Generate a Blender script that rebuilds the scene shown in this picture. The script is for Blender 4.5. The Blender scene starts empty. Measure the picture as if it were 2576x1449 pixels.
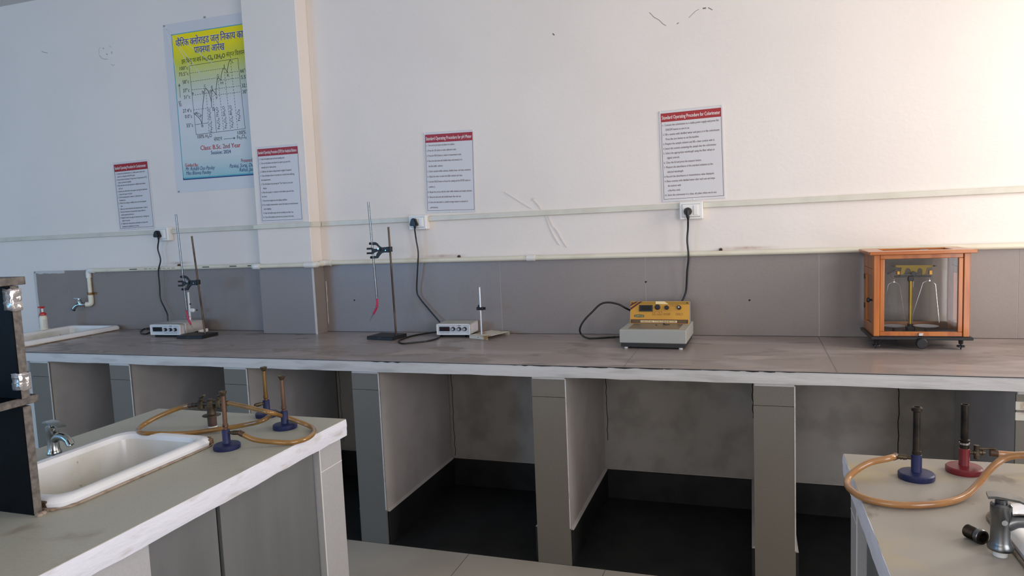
import bpy, bmesh, math, random
from math import sin, cos, pi, radians
from mathutils import Vector, Matrix
rnd = random.Random(7)
S = bpy.context.scene
COL = S.collection

# ------------------------------------------------------------------ camera
W_, H_ = 2576.0, 1449.0
YAW, PITCH, ROLL, F = 0.325918738, -0.0921162223, -0.0416809941, 1789.88452
CAM = Vector((0.0, -3.52150, 1.432))
_r = Vector((cos(YAW), sin(YAW), 0))
FWD = Vector((-sin(YAW) * cos(PITCH), cos(YAW) * cos(PITCH), sin(PITCH)))
_u = _r.cross(FWD)
RIGHT = _r * cos(ROLL) + _u * sin(ROLL)
UP = -_r * sin(ROLL) + _u * cos(ROLL)

# measuring: where the sight line through a photo pixel meets a real plane of the room
def ray(p):
    return RIGHT * ((p[0] - 1288) / F) - UP * ((p[1] - 724.5) / F) + FWD
def onz(p, z=0.85):
    d = ray(p); return CAM + d * ((z - CAM.z) / d.z)
def ony(p, y=0.0):
    d = ray(p); return CAM + d * ((y - CAM.y) / d.y)
def onx(p, x):
    d = ray(p); return CAM + d * ((x - CAM.x) / d.x)
def zat(P, py):
    """height on the vertical line through P that is seen at picture row py"""
    a, b = -1.0, 4.0
    def row(z):
        q = Vector((P[0], P[1], z)) - CAM
        return 724.5 - F * q.dot(UP) / q.dot(FWD)
    for _ in range(40):
        m = (a + b) / 2
        if row(m) > py: a = m
        else: b = m
    return (a + b) / 2
def zoom(ox, oy, s):
    return lambda x, y: (ox + x * s, oy + y * s)

# ------------------------------------------------------------------ materials
def lin(c):
    out = []
    for v in c[:3]:
        v = v / 255.0
        out.append(v / 12.92 if v <= 0.04045 else ((v + 0.055) / 1.055) ** 2.4)
    return (out[0], out[1], out[2], 1.0)

def mat(name, col, rough=0.5, metal=0.0, col2=None, scale=8.0, lo=0.4, hi=0.65, detail=6.0,
        bump=0.0, bscale=60.0, stretch=None, spec=0.5, coat=0.0, sss=0.0, trans=0.0, dist=0.0,
        col3=None, scale3=3.0, lo3=0.55, hi3=0.75, stretch3=None, rough2=None):
    m = bpy.data.materials.new(name)
    m.use_nodes = True
    nt = m.node_tree
    b = nt.nodes['Principled BSDF']
    b.inputs['Roughness'].default_value = rough
    b.inputs['Metallic'].default_value = metal
    b.inputs['Specular IOR Level'].default_value = spec
    b.inputs['Coat Weight'].default_value = coat
    b.inputs['Base Color'].default_value = lin(col)
    if sss:
        b.inputs['Subsurface Weight'].default_value = sss
        b.inputs['Subsurface Radius'].default_value = (0.01, 0.006, 0.003)
    if trans:
        b.inputs['Transmission Weight'].default_value = trans
        b.inputs['IOR'].default_value = 1.4
    tc = nt.nodes.new('ShaderNodeTexCoord')
    def noise(sc, st, det, ds):
        mp = nt.nodes.new('ShaderNodeMapping')
        if st: mp.inputs['Scale'].default_value = st
        nt.links.new(tc.outputs['Object'], mp.inputs['Vector'])
        n = nt.nodes.new('ShaderNodeTexNoise')
        n.inputs['Scale'].default_value = sc
        n.inputs['Detail'].default_value = det
        n.inputs['Distortion'].default_value = ds
        nt.links.new(mp.outputs['Vector'], n.inputs['Vector'])
        return n
    def remap(n, l, h):
        r = nt.nodes.new('ShaderNodeMapRange')
        r.interpolation_type = 'SMOOTHSTEP'
        r.inputs['From Min'].default_value = l
        r.inputs['From Max'].default_value = h
        nt.links.new(n.outputs['Fac'], r.inputs['Value'])
        return r
    out = None
    if col2 is not None:
        r = remap(noise(scale, stretch, detail, dist), lo, hi)
        mx = nt.nodes.new('ShaderNodeMix'); mx.data_type = 'RGBA'
        mx.inputs[6].default_value = lin(col); mx.inputs[7].default_value = lin(col2)
        nt.links.new(r.outputs['Result'], mx.inputs[0])
        out = mx.outputs[2]
        if rough2 is not None:
            rr = nt.nodes.new('ShaderNodeMapRange')
            rr.inputs['To Min'].default_value = rough; rr.inputs['To Max'].default_value = rough2
            nt.links.new(r.outputs['Result'], rr.inputs['Value'])
            nt.links.new(rr.outputs['Result'], b.inputs['Roughness'])
    if col3 is not None:
        r = remap(noise(scale3, stretch3, 5.0, 0.3), lo3, hi3)
        mx = nt.nodes.new('ShaderNodeMix'); mx.data_type = 'RGBA'
        if out is not None: nt.links.new(out, mx.inputs[6])
        else: mx.inputs[6].default_value = lin(col)
        mx.inputs[7].default_value = lin(col3)
        nt.links.new(r.outputs['Result'], mx.inputs[0])
        out = mx.outputs[2]
    if out is not None: nt.links.new(out, b.inputs['Base Color'])
    if bump:
        n = noise(bscale, stretch, 4.0, 0.0)
        bp = nt.nodes.new('ShaderNodeBump')
        bp.inputs['Strength'].default_value = bump
        bp.inputs['Distance'].default_value = 0.004
        nt.links.new(n.outputs['Fac'], bp.inputs['Height'])
        nt.links.new(bp.outputs['Normal'], b.inputs['Normal'])
    return m

def glass(name, tint=(1, 1, 1), refl=0.5, ior=1.45):
    """clear pane or tube: lets light through and mirrors by Fresnel"""
    m = bpy.data.materials.new(name); m.use_nodes = True
    nt = m.node_tree; nt.nodes.clear()
    o = nt.nodes.new('ShaderNodeOutputMaterial')
    t = nt.nodes.new('ShaderNodeBsdfTransparent'); t.inputs['Color'].default_value = (*tint, 1)
    g = nt.nodes.new('ShaderNodeBsdfGlossy'); g.inputs['Roughness'].default_value = 0.03
    f = nt.nodes.new('ShaderNodeFresnel'); f.inputs['IOR'].default_value = ior
    mu = nt.nodes.new('ShaderNodeMath'); mu.operation = 'MULTIPLY'; mu.inputs[1].default_value = refl
    mx = nt.nodes.new('ShaderNodeMixShader')
    nt.links.new(f.outputs[0], mu.inputs[0]); nt.links.new(mu.outputs[0], mx.inputs[0])
    nt.links.new(t.outputs[0], mx.inputs[1]); nt.links.new(g.outputs[0], mx.inputs[2])
    nt.links.new(mx.outputs[0], o.inputs[0])
    return m

def wall_paint(name):
    """white paint with hairline texture, rust-brown runs along the pipe clips and faint dirt"""
    m = mat(name, (234, 225, 217), 0.6, bump=0.22, bscale=45, col2=(231, 222, 214), scale=1.6, lo=0.42, hi=0.62)
    nt = m.node_tree; b = nt.nodes['Principled BSDF']
    src = b.inputs['Base Color'].links[0].from_socket
    tc = nt.nodes.new('ShaderNodeTexCoord')
    sp = nt.nodes.new('ShaderNodeSeparateXYZ'); nt.links.new(tc.outputs['Object'], sp.inputs[0])
    def mth(op, a, v=None, w=None):
        n = nt.nodes.new('ShaderNodeMath'); n.operation = op
        for i, q in enumerate((a, v, w)):
            if q is None: continue
            if isinstance(q, (int, float)): n.inputs[i].default_value = q
            else: nt.links.new(q, n.inputs[i])
        return n.outputs[0]
    dz = mth('ABSOLUTE', mth('SUBTRACT', sp.outputs['Z'], 1.266))
    near = mth('SUBTRACT', 1.0, mth('MINIMUM', mth('DIVIDE', dz, 0.012), 1.0))
    total = None
    for cx, hw in ((-3.36, 0.12), (-1.58, 0.16), (-0.02, 0.15)):
        dx = mth('ABSOLUTE', mth('SUBTRACT', sp.outputs['X'], cx))
        k = mth('SUBTRACT', 1.0, mth('MINIMUM', mth('DIVIDE', dx, hw), 1.0))
        total = k if total is None else mth('MAXIMUM', total, k)
    n = nt.nodes.new('ShaderNodeTexNoise'); n.inputs['Scale'].default_value = 30; n.inputs['Detail'].default_value = 6
    nt.links.new(tc.outputs['Object'], n.inputs['Vector'])
    fac = mth('MULTIPLY', mth('MULTIPLY', near, total), mth('MULTIPLY', n.outputs['Fac'], 1.1))
    mx = nt.nodes.new('ShaderNodeMix'); mx.data_type = 'RGBA'
    nt.links.new(fac, mx.inputs[0]); nt.links.new(src, mx.inputs[6]); mx.inputs[7].default_value = lin((150, 105, 70))
    nt.links.new(mx.outputs[2], b.inputs['Base Color'])
    return m

def poster_print(name, z0, z1):
    """printed sheet: yellow at the top running through green to pale blue"""
    m = bpy.data.materials.new(name); m.use_nodes = True
    nt = m.node_tree; b = nt.nodes['Principled BSDF']
    b.inputs['Roughness'].default_value = 0.3
    tc = nt.nodes.new('ShaderNodeTexCoord')
    sp = nt.nodes.new('ShaderNodeSeparateXYZ'); nt.links.new(tc.outputs['Object'], sp.inputs[0])
    r = nt.nodes.new('ShaderNodeMapRange'); r.inputs['From Min'].default_value = z0; r.inputs['From Max'].default_value = z1
    nt.links.new(sp.outputs['Z'], r.inputs['Value'])
    cr = nt.nodes.new('ShaderNodeValToRGB')
    e = cr.color_ramp.elements
    e[0].position = 0.0; e[0].color = lin((150, 192, 196))
    e[1].position = 1.0; e[1].color = lin((252, 226, 4))
    for p, c in ((0.14, (206, 212, 212)), (0.5, (220, 218, 220)), (0.64, (204, 208, 184)), (0.80, (210, 210, 66)), (0.9, (244, 224, 8))):
        x = e.new(p); x.color = lin(c)
    nt.links.new(r.outputs['Result'], cr.inputs['Fac'])
    nt.links.new(cr.outputs['Color'], b.inputs['Base Color'])
    return m

M = {}
M['wall'] = wall_paint('white_wall_paint')
M['ceiling'] = mat('ceiling_paint', (205, 203, 200), 0.8)
M['tile'] = mat('grey_wall_tile', (136, 126, 121), 0.36, col2=(132, 122, 117), scale=160, detail=2, lo=0.35, hi=0.7, spec=0.7, col3=(140, 130, 125), scale3=2.0)
M['top'] = mat('grey_worktop_tile', (148, 137, 132), 0.3, col2=(134, 124, 119), scale=3.2, lo=0.55, hi=0.62, detail=8, stretch=(1, 2.2, 1), dist=1.0, spec=0.6,
               col3=(162, 151, 147), scale3=2.4, lo3=0.52, hi3=0.6, stretch3=(0.9, 2.6, 1), rough2=0.5)
M['island_top'] = mat('beige_grey_tile', (174, 172, 158), 0.42, col2=(169, 167, 153), scale=140, detail=3, lo=0.35, hi=0.7, spec=0.35,
                      col3=(148, 140, 124), scale3=5.0, lo3=0.6, hi3=0.72)
M['stained_top'] = mat('stained_beige_tile', (162, 155, 144), 0.42, col2=(172, 157, 122), scale=4.0, lo=0.55, hi=0.7, detail=7, spec=0.35,
                       col3=(128, 116, 104), scale3=11.0, lo3=0.62, hi3=0.72)
M['plaster'] = mat('white_rough_plaster', (204, 201, 198), 0.75, col2=(184, 180, 176), scale=18, lo=0.5, hi=0.7, bump=0.7, bscale=40, stretch=(0.25, 1, 1.6))
M['plaster_y'] = mat('white_rough_plaster_edge', (226, 226, 234), 0.7, col2=(205, 200, 200), scale=22, lo=0.55, hi=0.72, bump=0.8, bscale=45, stretch=(1, 0.4, 1.4))
M['side_plaster'] = mat('pier_side_paint', (192, 186, 182), 0.7, col2=(180, 174, 170), scale=5, bump=0.1, bscale=50)
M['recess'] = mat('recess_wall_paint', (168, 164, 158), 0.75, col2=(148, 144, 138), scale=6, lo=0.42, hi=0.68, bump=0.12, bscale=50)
M['pier'] = mat('pier_tile', (119, 114, 105), 0.5, col2=(115, 110, 101), scale=150, lo=0.35, hi=0.7, detail=3, spec=0.35, col3=(118, 110, 98), scale3=4, lo3=0.62, hi3=0.75)
M['pier_light'] = mat('island_pier_tile', (182, 180, 181), 0.4, col2=(177, 175, 176), scale=150, lo=0.35, hi=0.7, detail=3)
M['panel'] = mat('grey_panel_paint', (112, 113, 113), 0.6, col2=(103, 105, 105), scale=3, stretch=(1, 3, 0.5), lo=0.4, hi=0.65)
M['dark_tile'] = mat('dark_floor_tile', (40, 41, 41), 0.5, col2=(32, 33, 34), scale=9, lo=0.4, hi=0.65, spec=0.25)
M['floor'] = mat('floor_tile', (186, 179, 168), 0.4, col2=(178, 171, 160), scale=4, lo=0.4, hi=0.65, spec=0.35)
M['grout'] = mat('grout', (198, 194, 190), 0.8)
M['dark_gap'] = mat('dark_gap', (12, 12, 13), 0.9)
M['crack'] = mat('crack_dark', (26, 24, 24), 0.95)
M['dirt'] = mat('wall_scuff', (120, 116, 112), 0.9)
M['scuff'] = mat('faint_wall_scuff', (168, 168, 168), 0.9)
M['hair_crack'] = mat('hairline_crack', (120, 112, 104), 0.95)

def highlight_film(name):
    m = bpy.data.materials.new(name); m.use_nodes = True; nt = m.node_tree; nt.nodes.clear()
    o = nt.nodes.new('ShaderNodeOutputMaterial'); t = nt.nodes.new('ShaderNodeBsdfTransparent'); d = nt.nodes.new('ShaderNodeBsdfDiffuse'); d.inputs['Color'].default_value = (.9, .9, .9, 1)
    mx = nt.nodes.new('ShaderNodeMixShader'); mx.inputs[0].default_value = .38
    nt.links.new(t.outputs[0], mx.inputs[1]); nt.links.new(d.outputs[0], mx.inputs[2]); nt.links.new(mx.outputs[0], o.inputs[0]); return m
M['fold_highlight'] = highlight_film('fold_highlight_paint')  # whitish see-through colour that paints the glints on the poster creases
M['flake'] = mat('lifted_paint', (214, 208, 202), 0.7)
M['cream'] = mat('cream_plastic', (214, 210, 196), 0.35, col2=(206, 201, 186), scale=7)
M['pipe'] = mat('cream_pipe_plastic', (224, 218, 198), 0.3, col2=(214, 206, 184), scale=6, lo=0.45, hi=0.7)
M['pipe_white'] = mat('white_fitting_plastic', (226, 224, 218), 0.35)
M['pipe_ink'] = mat('pipe_print', (70, 70, 66), 0.6)
M['rust'] = mat('rusty_brass', (150, 116, 66), 0.5, 0.5, col2=(98, 70, 44), scale=60)
M['rust_bolt'] = mat('rusted_bolt', (92, 62, 44), 0.8, 0.2, col2=(60, 42, 34), scale=90)
M['paper'] = mat('white_print_sheet', (212, 209, 210), 0.4)
M['laminate'] = mat('milky_poster_sheet', (214, 212, 214), 0.35)
M['red'] = mat('red_print', (160, 22, 30), 0.4)
M['ink'] = mat('dark_print', (52, 42, 44), 0.5)
M['ink_brown'] = mat('brown_print', (92, 60, 52), 0.5)
M['white_ink'] = mat('white_print', (236, 232, 228), 0.4)
M['navy'] = mat('navy_print', (24, 34, 110), 0.4)
M['black_ink'] = mat('black_print', (22, 30, 34), 0.5)
M['teal'] = mat('teal_print', (84, 168, 180), 0.4)
M['red_ink'] = mat('red_letter_print', (176, 30, 36), 0.4)
M['white_plastic'] = mat('white_plastic', (232, 230, 226), 0.35)
M['grey_line'] = mat('grey_seam', (150, 148, 146), 0.5)
M['black_plastic'] = mat('black_plastic', (22, 22, 23), 0.4)
M['cable'] = mat('black_cable', (18, 18, 19), 0.35)
M['black_iron'] = mat('black_painted_iron', (30, 30, 32), 0.5, col2=(48, 46, 44), scale=20, lo=0.55, hi=0.75)
M['brown_rod'] = mat('rusty_steel_rod', (96, 80, 66), 0.45, 0.6, col2=(66, 48, 38), scale=40, stretch=(1, 1, 0.3))
M['steel'] = mat('bright_steel', (200, 200, 202), 0.25, 1.0)
M['chrome'] = mat('worn_chrome', (170, 172, 170), 0.22, 1.0, col2=(130, 132, 128), scale=30, lo=0.45, hi=0.7)
M['chrome_dark'] = mat('dull_chrome', (120, 122, 122), 0.3, 1.0, col2=(86, 88, 90), scale=25, lo=0.45, hi=0.7)
M['alu'] = mat('white_aluminium', (206, 208, 214), 0.35, 0.4)
M['glass'] = glass('pane_glass', (0.985, 0.99, 0.99), 0.75)
M['tube_glass'] = glass('tube_glass', (0.9, 0.93, 0.95), 1.6, 1.5)
M['pink'] = mat('pink_rubber', (186, 40, 78), 0.4, sss=0.1)
M['meter_grey'] = mat('light_grey_enamel', (186, 186, 180), 0.4, col2=(178, 178, 172), scale=9)
M['meter_face'] = mat('pale_face_plate', (206, 210, 214), 0.35)
M['meter_side'] = mat('pale_side_plate', (208, 206, 214), 0.4)
M['display'] = mat('dark_red_display', (40, 14, 18), 0.15)
M['display_black'] = mat('black_display', (14, 12, 14), 0.12)
M['knob_cap'] = mat('grey_knob_cap', (190, 192, 192), 0.3, 0.6)
M['rust_plate'] = mat('chipped_cream_enamel', (206, 202, 188), 0.45, col2=(158, 122, 72), scale=14, lo=0.54, hi=0.66)
M['yellow'] = mat('yellow_panel', (206, 150, 48), 0.35, col2=(198, 142, 44), scale=6)
M['yellow_dk'] = mat('mustard_band', (158, 118, 28), 0.35)
M['cream_yellow'] = mat('cream_sticker', (236, 210, 150), 0.5)
M['brown_band'] = mat('dark_olive_band', (84, 66, 26), 0.4)
M['maroon'] = mat('maroon_print', (84, 26, 20), 0.4)
M['green_logo'] = mat('green_badge', (52, 74, 40), 0.4)
M['deck'] = mat('steel_deck_plate', (134, 130, 126), 0.35, 0.5)
M['body_grey'] = mat('grey_instrument_enamel', (160, 160, 154), 0.4)
M['black_base'] = mat('black_enamel', (20, 21, 24), 0.4)
M['wood'] = mat('varnished_orange_wood', (188, 110, 44), 0.3, col2=(164, 88, 30), scale=5, lo=0.4, hi=0.65, stretch=(6, 6, 0.7), coat=0.3)
M['wood_x'] = mat('varnished_orange_wood_rail', (188, 110, 44), 0.3, col2=(164, 88, 30), scale=5, lo=0.4, hi=0.65, stretch=(0.7, 6, 6), coat=0.3)
M['wood_dark'] = mat('inner_brown_wood', (140, 96, 66), 0.4, col2=(120, 80, 54), scale=5, stretch=(0.7, 6, 6))
M['brass'] = mat('brass', (170, 142, 62), 0.3, 0.9, col2=(148, 120, 48), scale=9)
M['brass_flat'] = mat('matt_brass_plate', (138, 116, 50), 0.45, 0.6)
M['gold'] = mat('gold_block', (206, 150, 60), 0.35, 0.6)
M['black_enamel'] = mat('balance_black_enamel', (18, 19, 22), 0.35)
M['ceramic'] = mat('white_glazed_ceramic', (232, 232, 234), 0.14, col2=(224, 222, 216), scale=5, lo=0.5, hi=0.75, spec=0.6)
M['ceramic_in'] = mat('stained_basin_glaze', (226, 224, 220), 0.2, col2=(198, 192, 172), scale=3.2, lo=0.42, hi=0.7, spec=0.5, col3=(150, 142, 124), scale3=40, lo3=0.68, hi3=0.75)
M['chip'] = mat('rust_chip', (112, 86, 62), 0.8, col2=(76, 60, 44), scale=60)
M['caulk'] = mat('brown_stained_grout', (158, 142, 126), 0.8, col2=(122, 102, 84), scale=26, lo=0.4, hi=0.65, bump=0.6, bscale=70)
M['granite'] = mat('black_polished_granite', (9, 9, 10), 0.35, col2=(14, 14, 15), scale=60, spec=0.08)
M['granite_edge'] = mat('sawn_granite_edge', (114, 106, 99), 0.7, col2=(84, 78, 73), scale=70, lo=0.35, hi=0.65, bump=0.3, bscale=90)
M['tape'] = mat('clear_packing_tape', (176, 172, 170), 0.12, 0.4, spec=0.8, bump=1.0, bscale=35)
M['hose'] = mat('amber_rubber_hose', (150, 110, 54), 0.2, sss=0.25, coat=0.4, col2=(126, 92, 44), scale=12)
M['hose_orange'] = mat('orange_rubber_hose', (170, 122, 74), 0.22, sss=0.25, coat=0.35, col2=(150, 104, 60), scale=12)
M['hose_end'] = mat('dark_hose_sleeve', (70, 46, 28), 0.4)
M['copper'] = mat('heat_stained_copper', (118, 90, 72), 0.42, 0.7, col2=(84, 62, 50), scale=30, lo=0.4, hi=0.65, stretch=(1, 1, 0.4))
M['brass_tube'] = mat('tarnished_brass_tube', (140, 108, 62), 0.36, 0.75, col2=(100, 76, 46), scale=30, stretch=(1, 1, 0.4))
M['black_tube'] = mat('blackened_tube', (52, 44, 36), 0.4, 0.7, col2=(30, 26, 24), scale=30)
M['blue_iron'] = mat('blue_enamel', (24, 33, 78), 0.45, col2=(21, 28, 68), scale=20)
M['red_iron'] = mat('dark_red_enamel', (120, 34, 40), 0.35, col2=(106, 28, 34), scale=20)
M['old_brass'] = mat('old_dark_brass', (92, 80, 62), 0.45, 0.7, col2=(62, 52, 42), scale=40)
M['brown_pipe'] = mat('brown_painted_pipe', (78, 56, 50), 0.5)
M['soap_white'] = mat('soap_bottle_plastic', (228, 220, 200), 0.4)
M['soap_red'] = mat('red_pump_plastic', (190, 34, 32), 0.35)
M['soap_label'] = mat('soap_label_print', (206, 204, 198), 0.5)
M['black_rubber'] = mat('black_rubber', (16, 16, 17), 0.7)
M['frame'] = mat('window_aluminium', (206, 206, 206), 0.4, 0.3)

# ------------------------------------------------------------------ mesh builder
class G:
    def __init__(s): s.bm = bmesh.new(); s.mi = 0
    def _tag(s, faces):
        for f in faces: f.material_index = s.mi
    def box(s, x0, x1, y0, y1, z0, z1, bevel=0.0, mtx=None, seg=1):
        x0, x1 = sorted((x0, x1)); y0, y1 = sorted((y0, y1)); z0, z1 = sorted((z0, z1))
        r = bmesh.ops.create_cube(s.bm, size=1.0)
        vs = r['verts']
        for v in vs:
            v.co = Vector((x0 + (v.co.x + .5) * (x1 - x0), y0 + (v.co.y + .5) * (y1 - y0), z0 + (v.co.z + .5) * (z1 - z0)))
        fs = list({f for v in vs for f in v.link_faces})
        s._tag(fs)
        if bevel:
            es = list({e for v in vs for e in v.link_edges})
            rr = bmesh.ops.bevel(s.bm, geom=es, offset=min(bevel, 0.45 * min(x1 - x0, y1 - y0, z1 - z0)), segments=seg, affect='EDGES', profile=0.5)
            s._tag(rr['faces'])
            vs = list({v for f in rr['faces'] for v in f.verts} | {v for v in vs if v.is_valid})
        if mtx is not None:
            for v in vs: v.co = mtx @ v.co
        return vs
    def ring(s, c, a, b, r, n, r2=None):
        r2 = r if r2 is None else r2
        return [s.bm.verts.new(c + a * (r * cos(2 * pi * i / n)) + b * (r2 * sin(2 * pi * i / n))) for i in range(n)]
    def bridge(s, A, B):
        n = len(A); fs = []
        for i in range(n):
            fs.append(s.bm.faces.new((A[i], A[(i + 1) % n], B[(i + 1) % n], B[i])))
        s._tag(fs)
    def cap(s, A, flip=False):
        f = s.bm.faces.new(list(reversed(A)) if flip else A); s._tag([f])
    def lathe(s, prof, c=(0, 0, 0), axis=(0, 0, 1), n=24, cap0=True, cap1=True):
        """prof: list of (radius, distance along the axis)"""
        c = Vector(c); ax = Vector(axis).normalized()
        a = ax.orthogonal().normalized(); b = ax.cross(a)
        rings = [s.ring(c + ax * h, a, b, max(r, 1e-5), n) for r, h in prof]
        for i in range(len(rings) - 1): s.bridge(rings[i], rings[i + 1])
        if cap0: s.cap(rings[0], True)
        if cap1: s.cap(rings[-1])
    def cyl(s, p0, p1, r, r1=None, n=16, caps=True):
        p0 = Vector(p0); p1 = Vector(p1); r1 = r if r1 is None else r1
        s.lathe([(r, 0), (r1, (p1 - p0).length)], p0, p1 - p0, n, caps, caps)
    def tube(s, pts, r, n=10, closed=False, caps=True, radii=None):
        pts = [Vector(p) for p in pts]
        m = len(pts); rings = []; a = None
        for i in range(m):
            if closed: t = pts[(i + 1) % m] - pts[i - 1]
            else: t = pts[min(i + 1, m - 1)] - pts[max(i - 1, 0)]
            t.normalize()
            if a is None: a = t.orthogonal().normalized()
            else:
                a = a - t * a.dot(t)
                a = a.normalized() if a.length > 1e-6 else t.orthogonal().normalized()
            b = t.cross(a)
            rr = radii[i] if radii else r
            rings.append(s.ring(pts[i], a, b, rr, n))
        for i in range(m - 1): s.bridge(rings[i], rings[i + 1])
        if closed: s.bridge(rings[-1], rings[0])
        elif caps: s.cap(rings[0], True); s.cap(rings[-1])
    def prism(s, poly, u, v, o, w):
        """polygon (list of 2-D points) on the plane o,u,v swept along vector w"""
        o = Vector(o); u = Vector(u); v = Vector(v); w = Vector(w)
        A = [s.bm.verts.new(o + u * p[0] + v * p[1]) for p in poly]
        B = [s.bm.verts.new(o + u * p[0] + v * p[1] + w) for p in poly]
        s.bridge(A, B); s.cap(A, True); s.cap(B)
    def sphere(s, c, r, n=12, sc=(1, 1, 1)):
        rr = bmesh.ops.create_uvsphere(s.bm, u_segments=n, v_segments=max(6, n // 2), radius=r)
        for v in rr['verts']:
            v.co = Vector(c) + Vector((v.co.x * sc[0], v.co.y * sc[1], v.co.z * sc[2]))
        s._tag({f for v in rr['verts'] for f in v.link_faces})
    def quad(s, a, b, c, d):
        f = s.bm.faces.new([s.bm.verts.new(Vector(p)) for p in (a, b, c, d)]); s._tag([f])
    def flat(s, pts2, u, v, o):
        f = s.bm.faces.new([s.bm.verts.new(Vector(o) + Vector(u) * p[0] + Vector(v) * p[1]) for p in pts2]); s._tag([f])
    def strip(s, pts, w, nrm):
        """flat line of width w along 3-D points, facing nrm"""
        pts = [Vector(p) for p in pts]; nrm = Vector(nrm)
        prev = None
        for i, p in enumerate(pts):
            t = (pts[min(i + 1, len(pts) - 1)] - pts[max(i - 1, 0)]).normalized()
            q = nrm.cross(t).normalized() * (w / 2)
            cur = (s.bm.verts.new(p - q), s.bm.verts.new(p + q))
            if prev: s._tag([s.bm.faces.new((prev[0], cur[0], cur[1], prev[1]))])
            prev = cur
    def mesh2d(s, data, u, v, o):
        V, Fc = data; u = Vector(u); v = Vector(v); o = Vector(o)
        nn = u.cross(v).normalized()
        vs = [s.bm.verts.new(o + u * p[0] + v * p[1] + nn * (p[2] if len(p) > 2 else 0.0)) for p in V]
        for f in Fc:
            try: s._tag([s.bm.faces.new([vs[i] for i in f])])
            except ValueError: pass

def build(name, g, m, parent=None, smooth=30, recalc=True):
    if recalc: bmesh.ops.recalc_face_normals(g.bm, faces=g.bm.faces[:])
    me = bpy.data.meshes.new(name)
    g.bm.to_mesh(me); g.bm.free()
    for x in (m if isinstance(m, (list, tuple)) else [m]): me.materials.append(x)
    if smooth:
        for p in me.polygons: p.use_smooth = True
        me.set_sharp_from_angle(angle=radians(smooth))
    o = bpy.data.objects.new(name, me); COL.objects.link(o)
    if parent is not None: o.parent = parent
    return o
def tag(o, label, cat, group=None):
    o['label'] = label; o['category'] = cat
    if group: o['group'] = group
    return o
def thing(name, label, cat, loc=(0, 0, 0), rz=0.0, group=None):
    o = bpy.data.objects.new(name, None); COL.objects.link(o)
    o.empty_display_size = 0.05
    o.location = loc; o.rotation_euler = (0, 0, rz)
    return tag(o, label, cat, group)
def struct(name, g, m, smooth=0, parent=None):
    o = build(name, g, m, parent, smooth)
    if parent is None: o['kind'] = 'structure'
    return o
def dup(root, loc, rz, label):
    r = root.copy(); COL.objects.link(r); r.location = loc; r.rotation_euler = (0, 0, rz); r['label'] = label
    for ch in list(root.children):
        c = ch.copy(); COL.objects.link(c); c.parent = r
        for g2 in list(ch.children):
            d = g2.copy(); COL.objects.link(d); d.parent = c
    return r
def bezier(pts, n=8):
    """smooth Catmull-Rom path through 3-D points"""
    P = [Vector(p) for p in pts]; P = [P[0] * 2 - P[1]] + P + [P[-1] * 2 - P[-2]]
    out = []
    for i in range(1, len(P) - 2):
        for k in range(n):
            t = k / n
            a, b, c, d = P[i - 1], P[i], P[i + 1], P[i + 2]
            out.append(0.5 * ((2 * b) + (c - a) * t + (2 * a - 5 * b + 4 * c - d) * t * t + (3 * b - a - 3 * c + d) * t ** 3))
    out.append(P[-2]); return out
X = Vector((1, 0, 0)); Y = Vector((0, 1, 0)); Zv = Vector((0, 0, 1))

# lettering -> flat mesh data (verts, faces); x from 0, baseline 0, height in units of the size
_tc = {}
def letters(s, bold=0.0):
    k = (s, bold)
    if k in _tc: return _tc[k]
    c = bpy.data.curves.new('t', 'FONT'); c.body = s; c.resolution_u = 2
    o = bpy.data.objects.new('t', c); COL.objects.link(o)
    me = bpy.data.meshes.new_from_object(o.evaluated_get(bpy.context.evaluated_depsgraph_get()))
    V = [(v.co.x, v.co.y) for v in me.vertices]; Fc = [tuple(p.vertices) for p in me.polygons]
    bpy.data.objects.remove(o); bpy.data.curves.remove(c); bpy.data.meshes.remove(me)
    if bold:                                      # heavier strokes: the outline repeated a hair to each side
        b_ = bold * .8
        sh = ((-b_, 0), (b_, 0)) if bold < .03 else [(b_ * 1.2 * cos(pi * i / 4), b_ * 1.2 * sin(pi * i / 4)) for i in range(8)]
        n = len(V); V, Fc = [(p[0] + dx, p[1] + dy, 4e-5 * q_) for q_, (dx, dy) in enumerate(sh) for p in V], [tuple(i + k_ * n for i in f) for k_ in range(len(sh)) for f in Fc]
    _tc[k] = (V, Fc); return _tc[k]
def fit(data, x0, x1, h, slant=0.0):
    """scale lettering to span x0..x1 at size h"""
    V, Fc = data
    a = min(v[0] for v in V); b = max(v[0] for v in V); k = (x1 - x0) / max(b - a, 1e-6)
    return [(x0 + (p[0] - a) * k + slant * p[1] * h, p[1] * h) + tuple(p[2:]) for p in V], Fc
def xmax(data): return max(v[0] for v in data[0])
def half(ch, frac, bold=0.0):
    """left part of a Devanagari letter (its half form in a conjunct)"""
    V, Fc = letters(ch, bold)
    bm = bmesh.new(); vs = [bm.verts.new((p[0], p[1], p[2] if len(p) > 2 else 0)) for p in V]
    for f in Fc:
        try: bm.faces.new([vs[i] for i in f])
        except ValueError: pass
    cut = xmax((V, Fc)) * frac
    bmesh.ops.bisect_plane(bm, geom=bm.verts[:] + bm.edges[:] + bm.faces[:], plane_co=(cut, 0, 0), plane_no=(1, 0, 0), clear_outer=True)
    bm.verts.index_update()
    d = ([(v.co.x, v.co.y, v.co.z) for v in bm.verts], [tuple(v.index for v in f.verts) for f in bm.faces]); bm.free()
    return d
def advance(s):
    return max(xmax(letters(s + 'ल')) - xmax(letters('ल')), 0.05)
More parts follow.
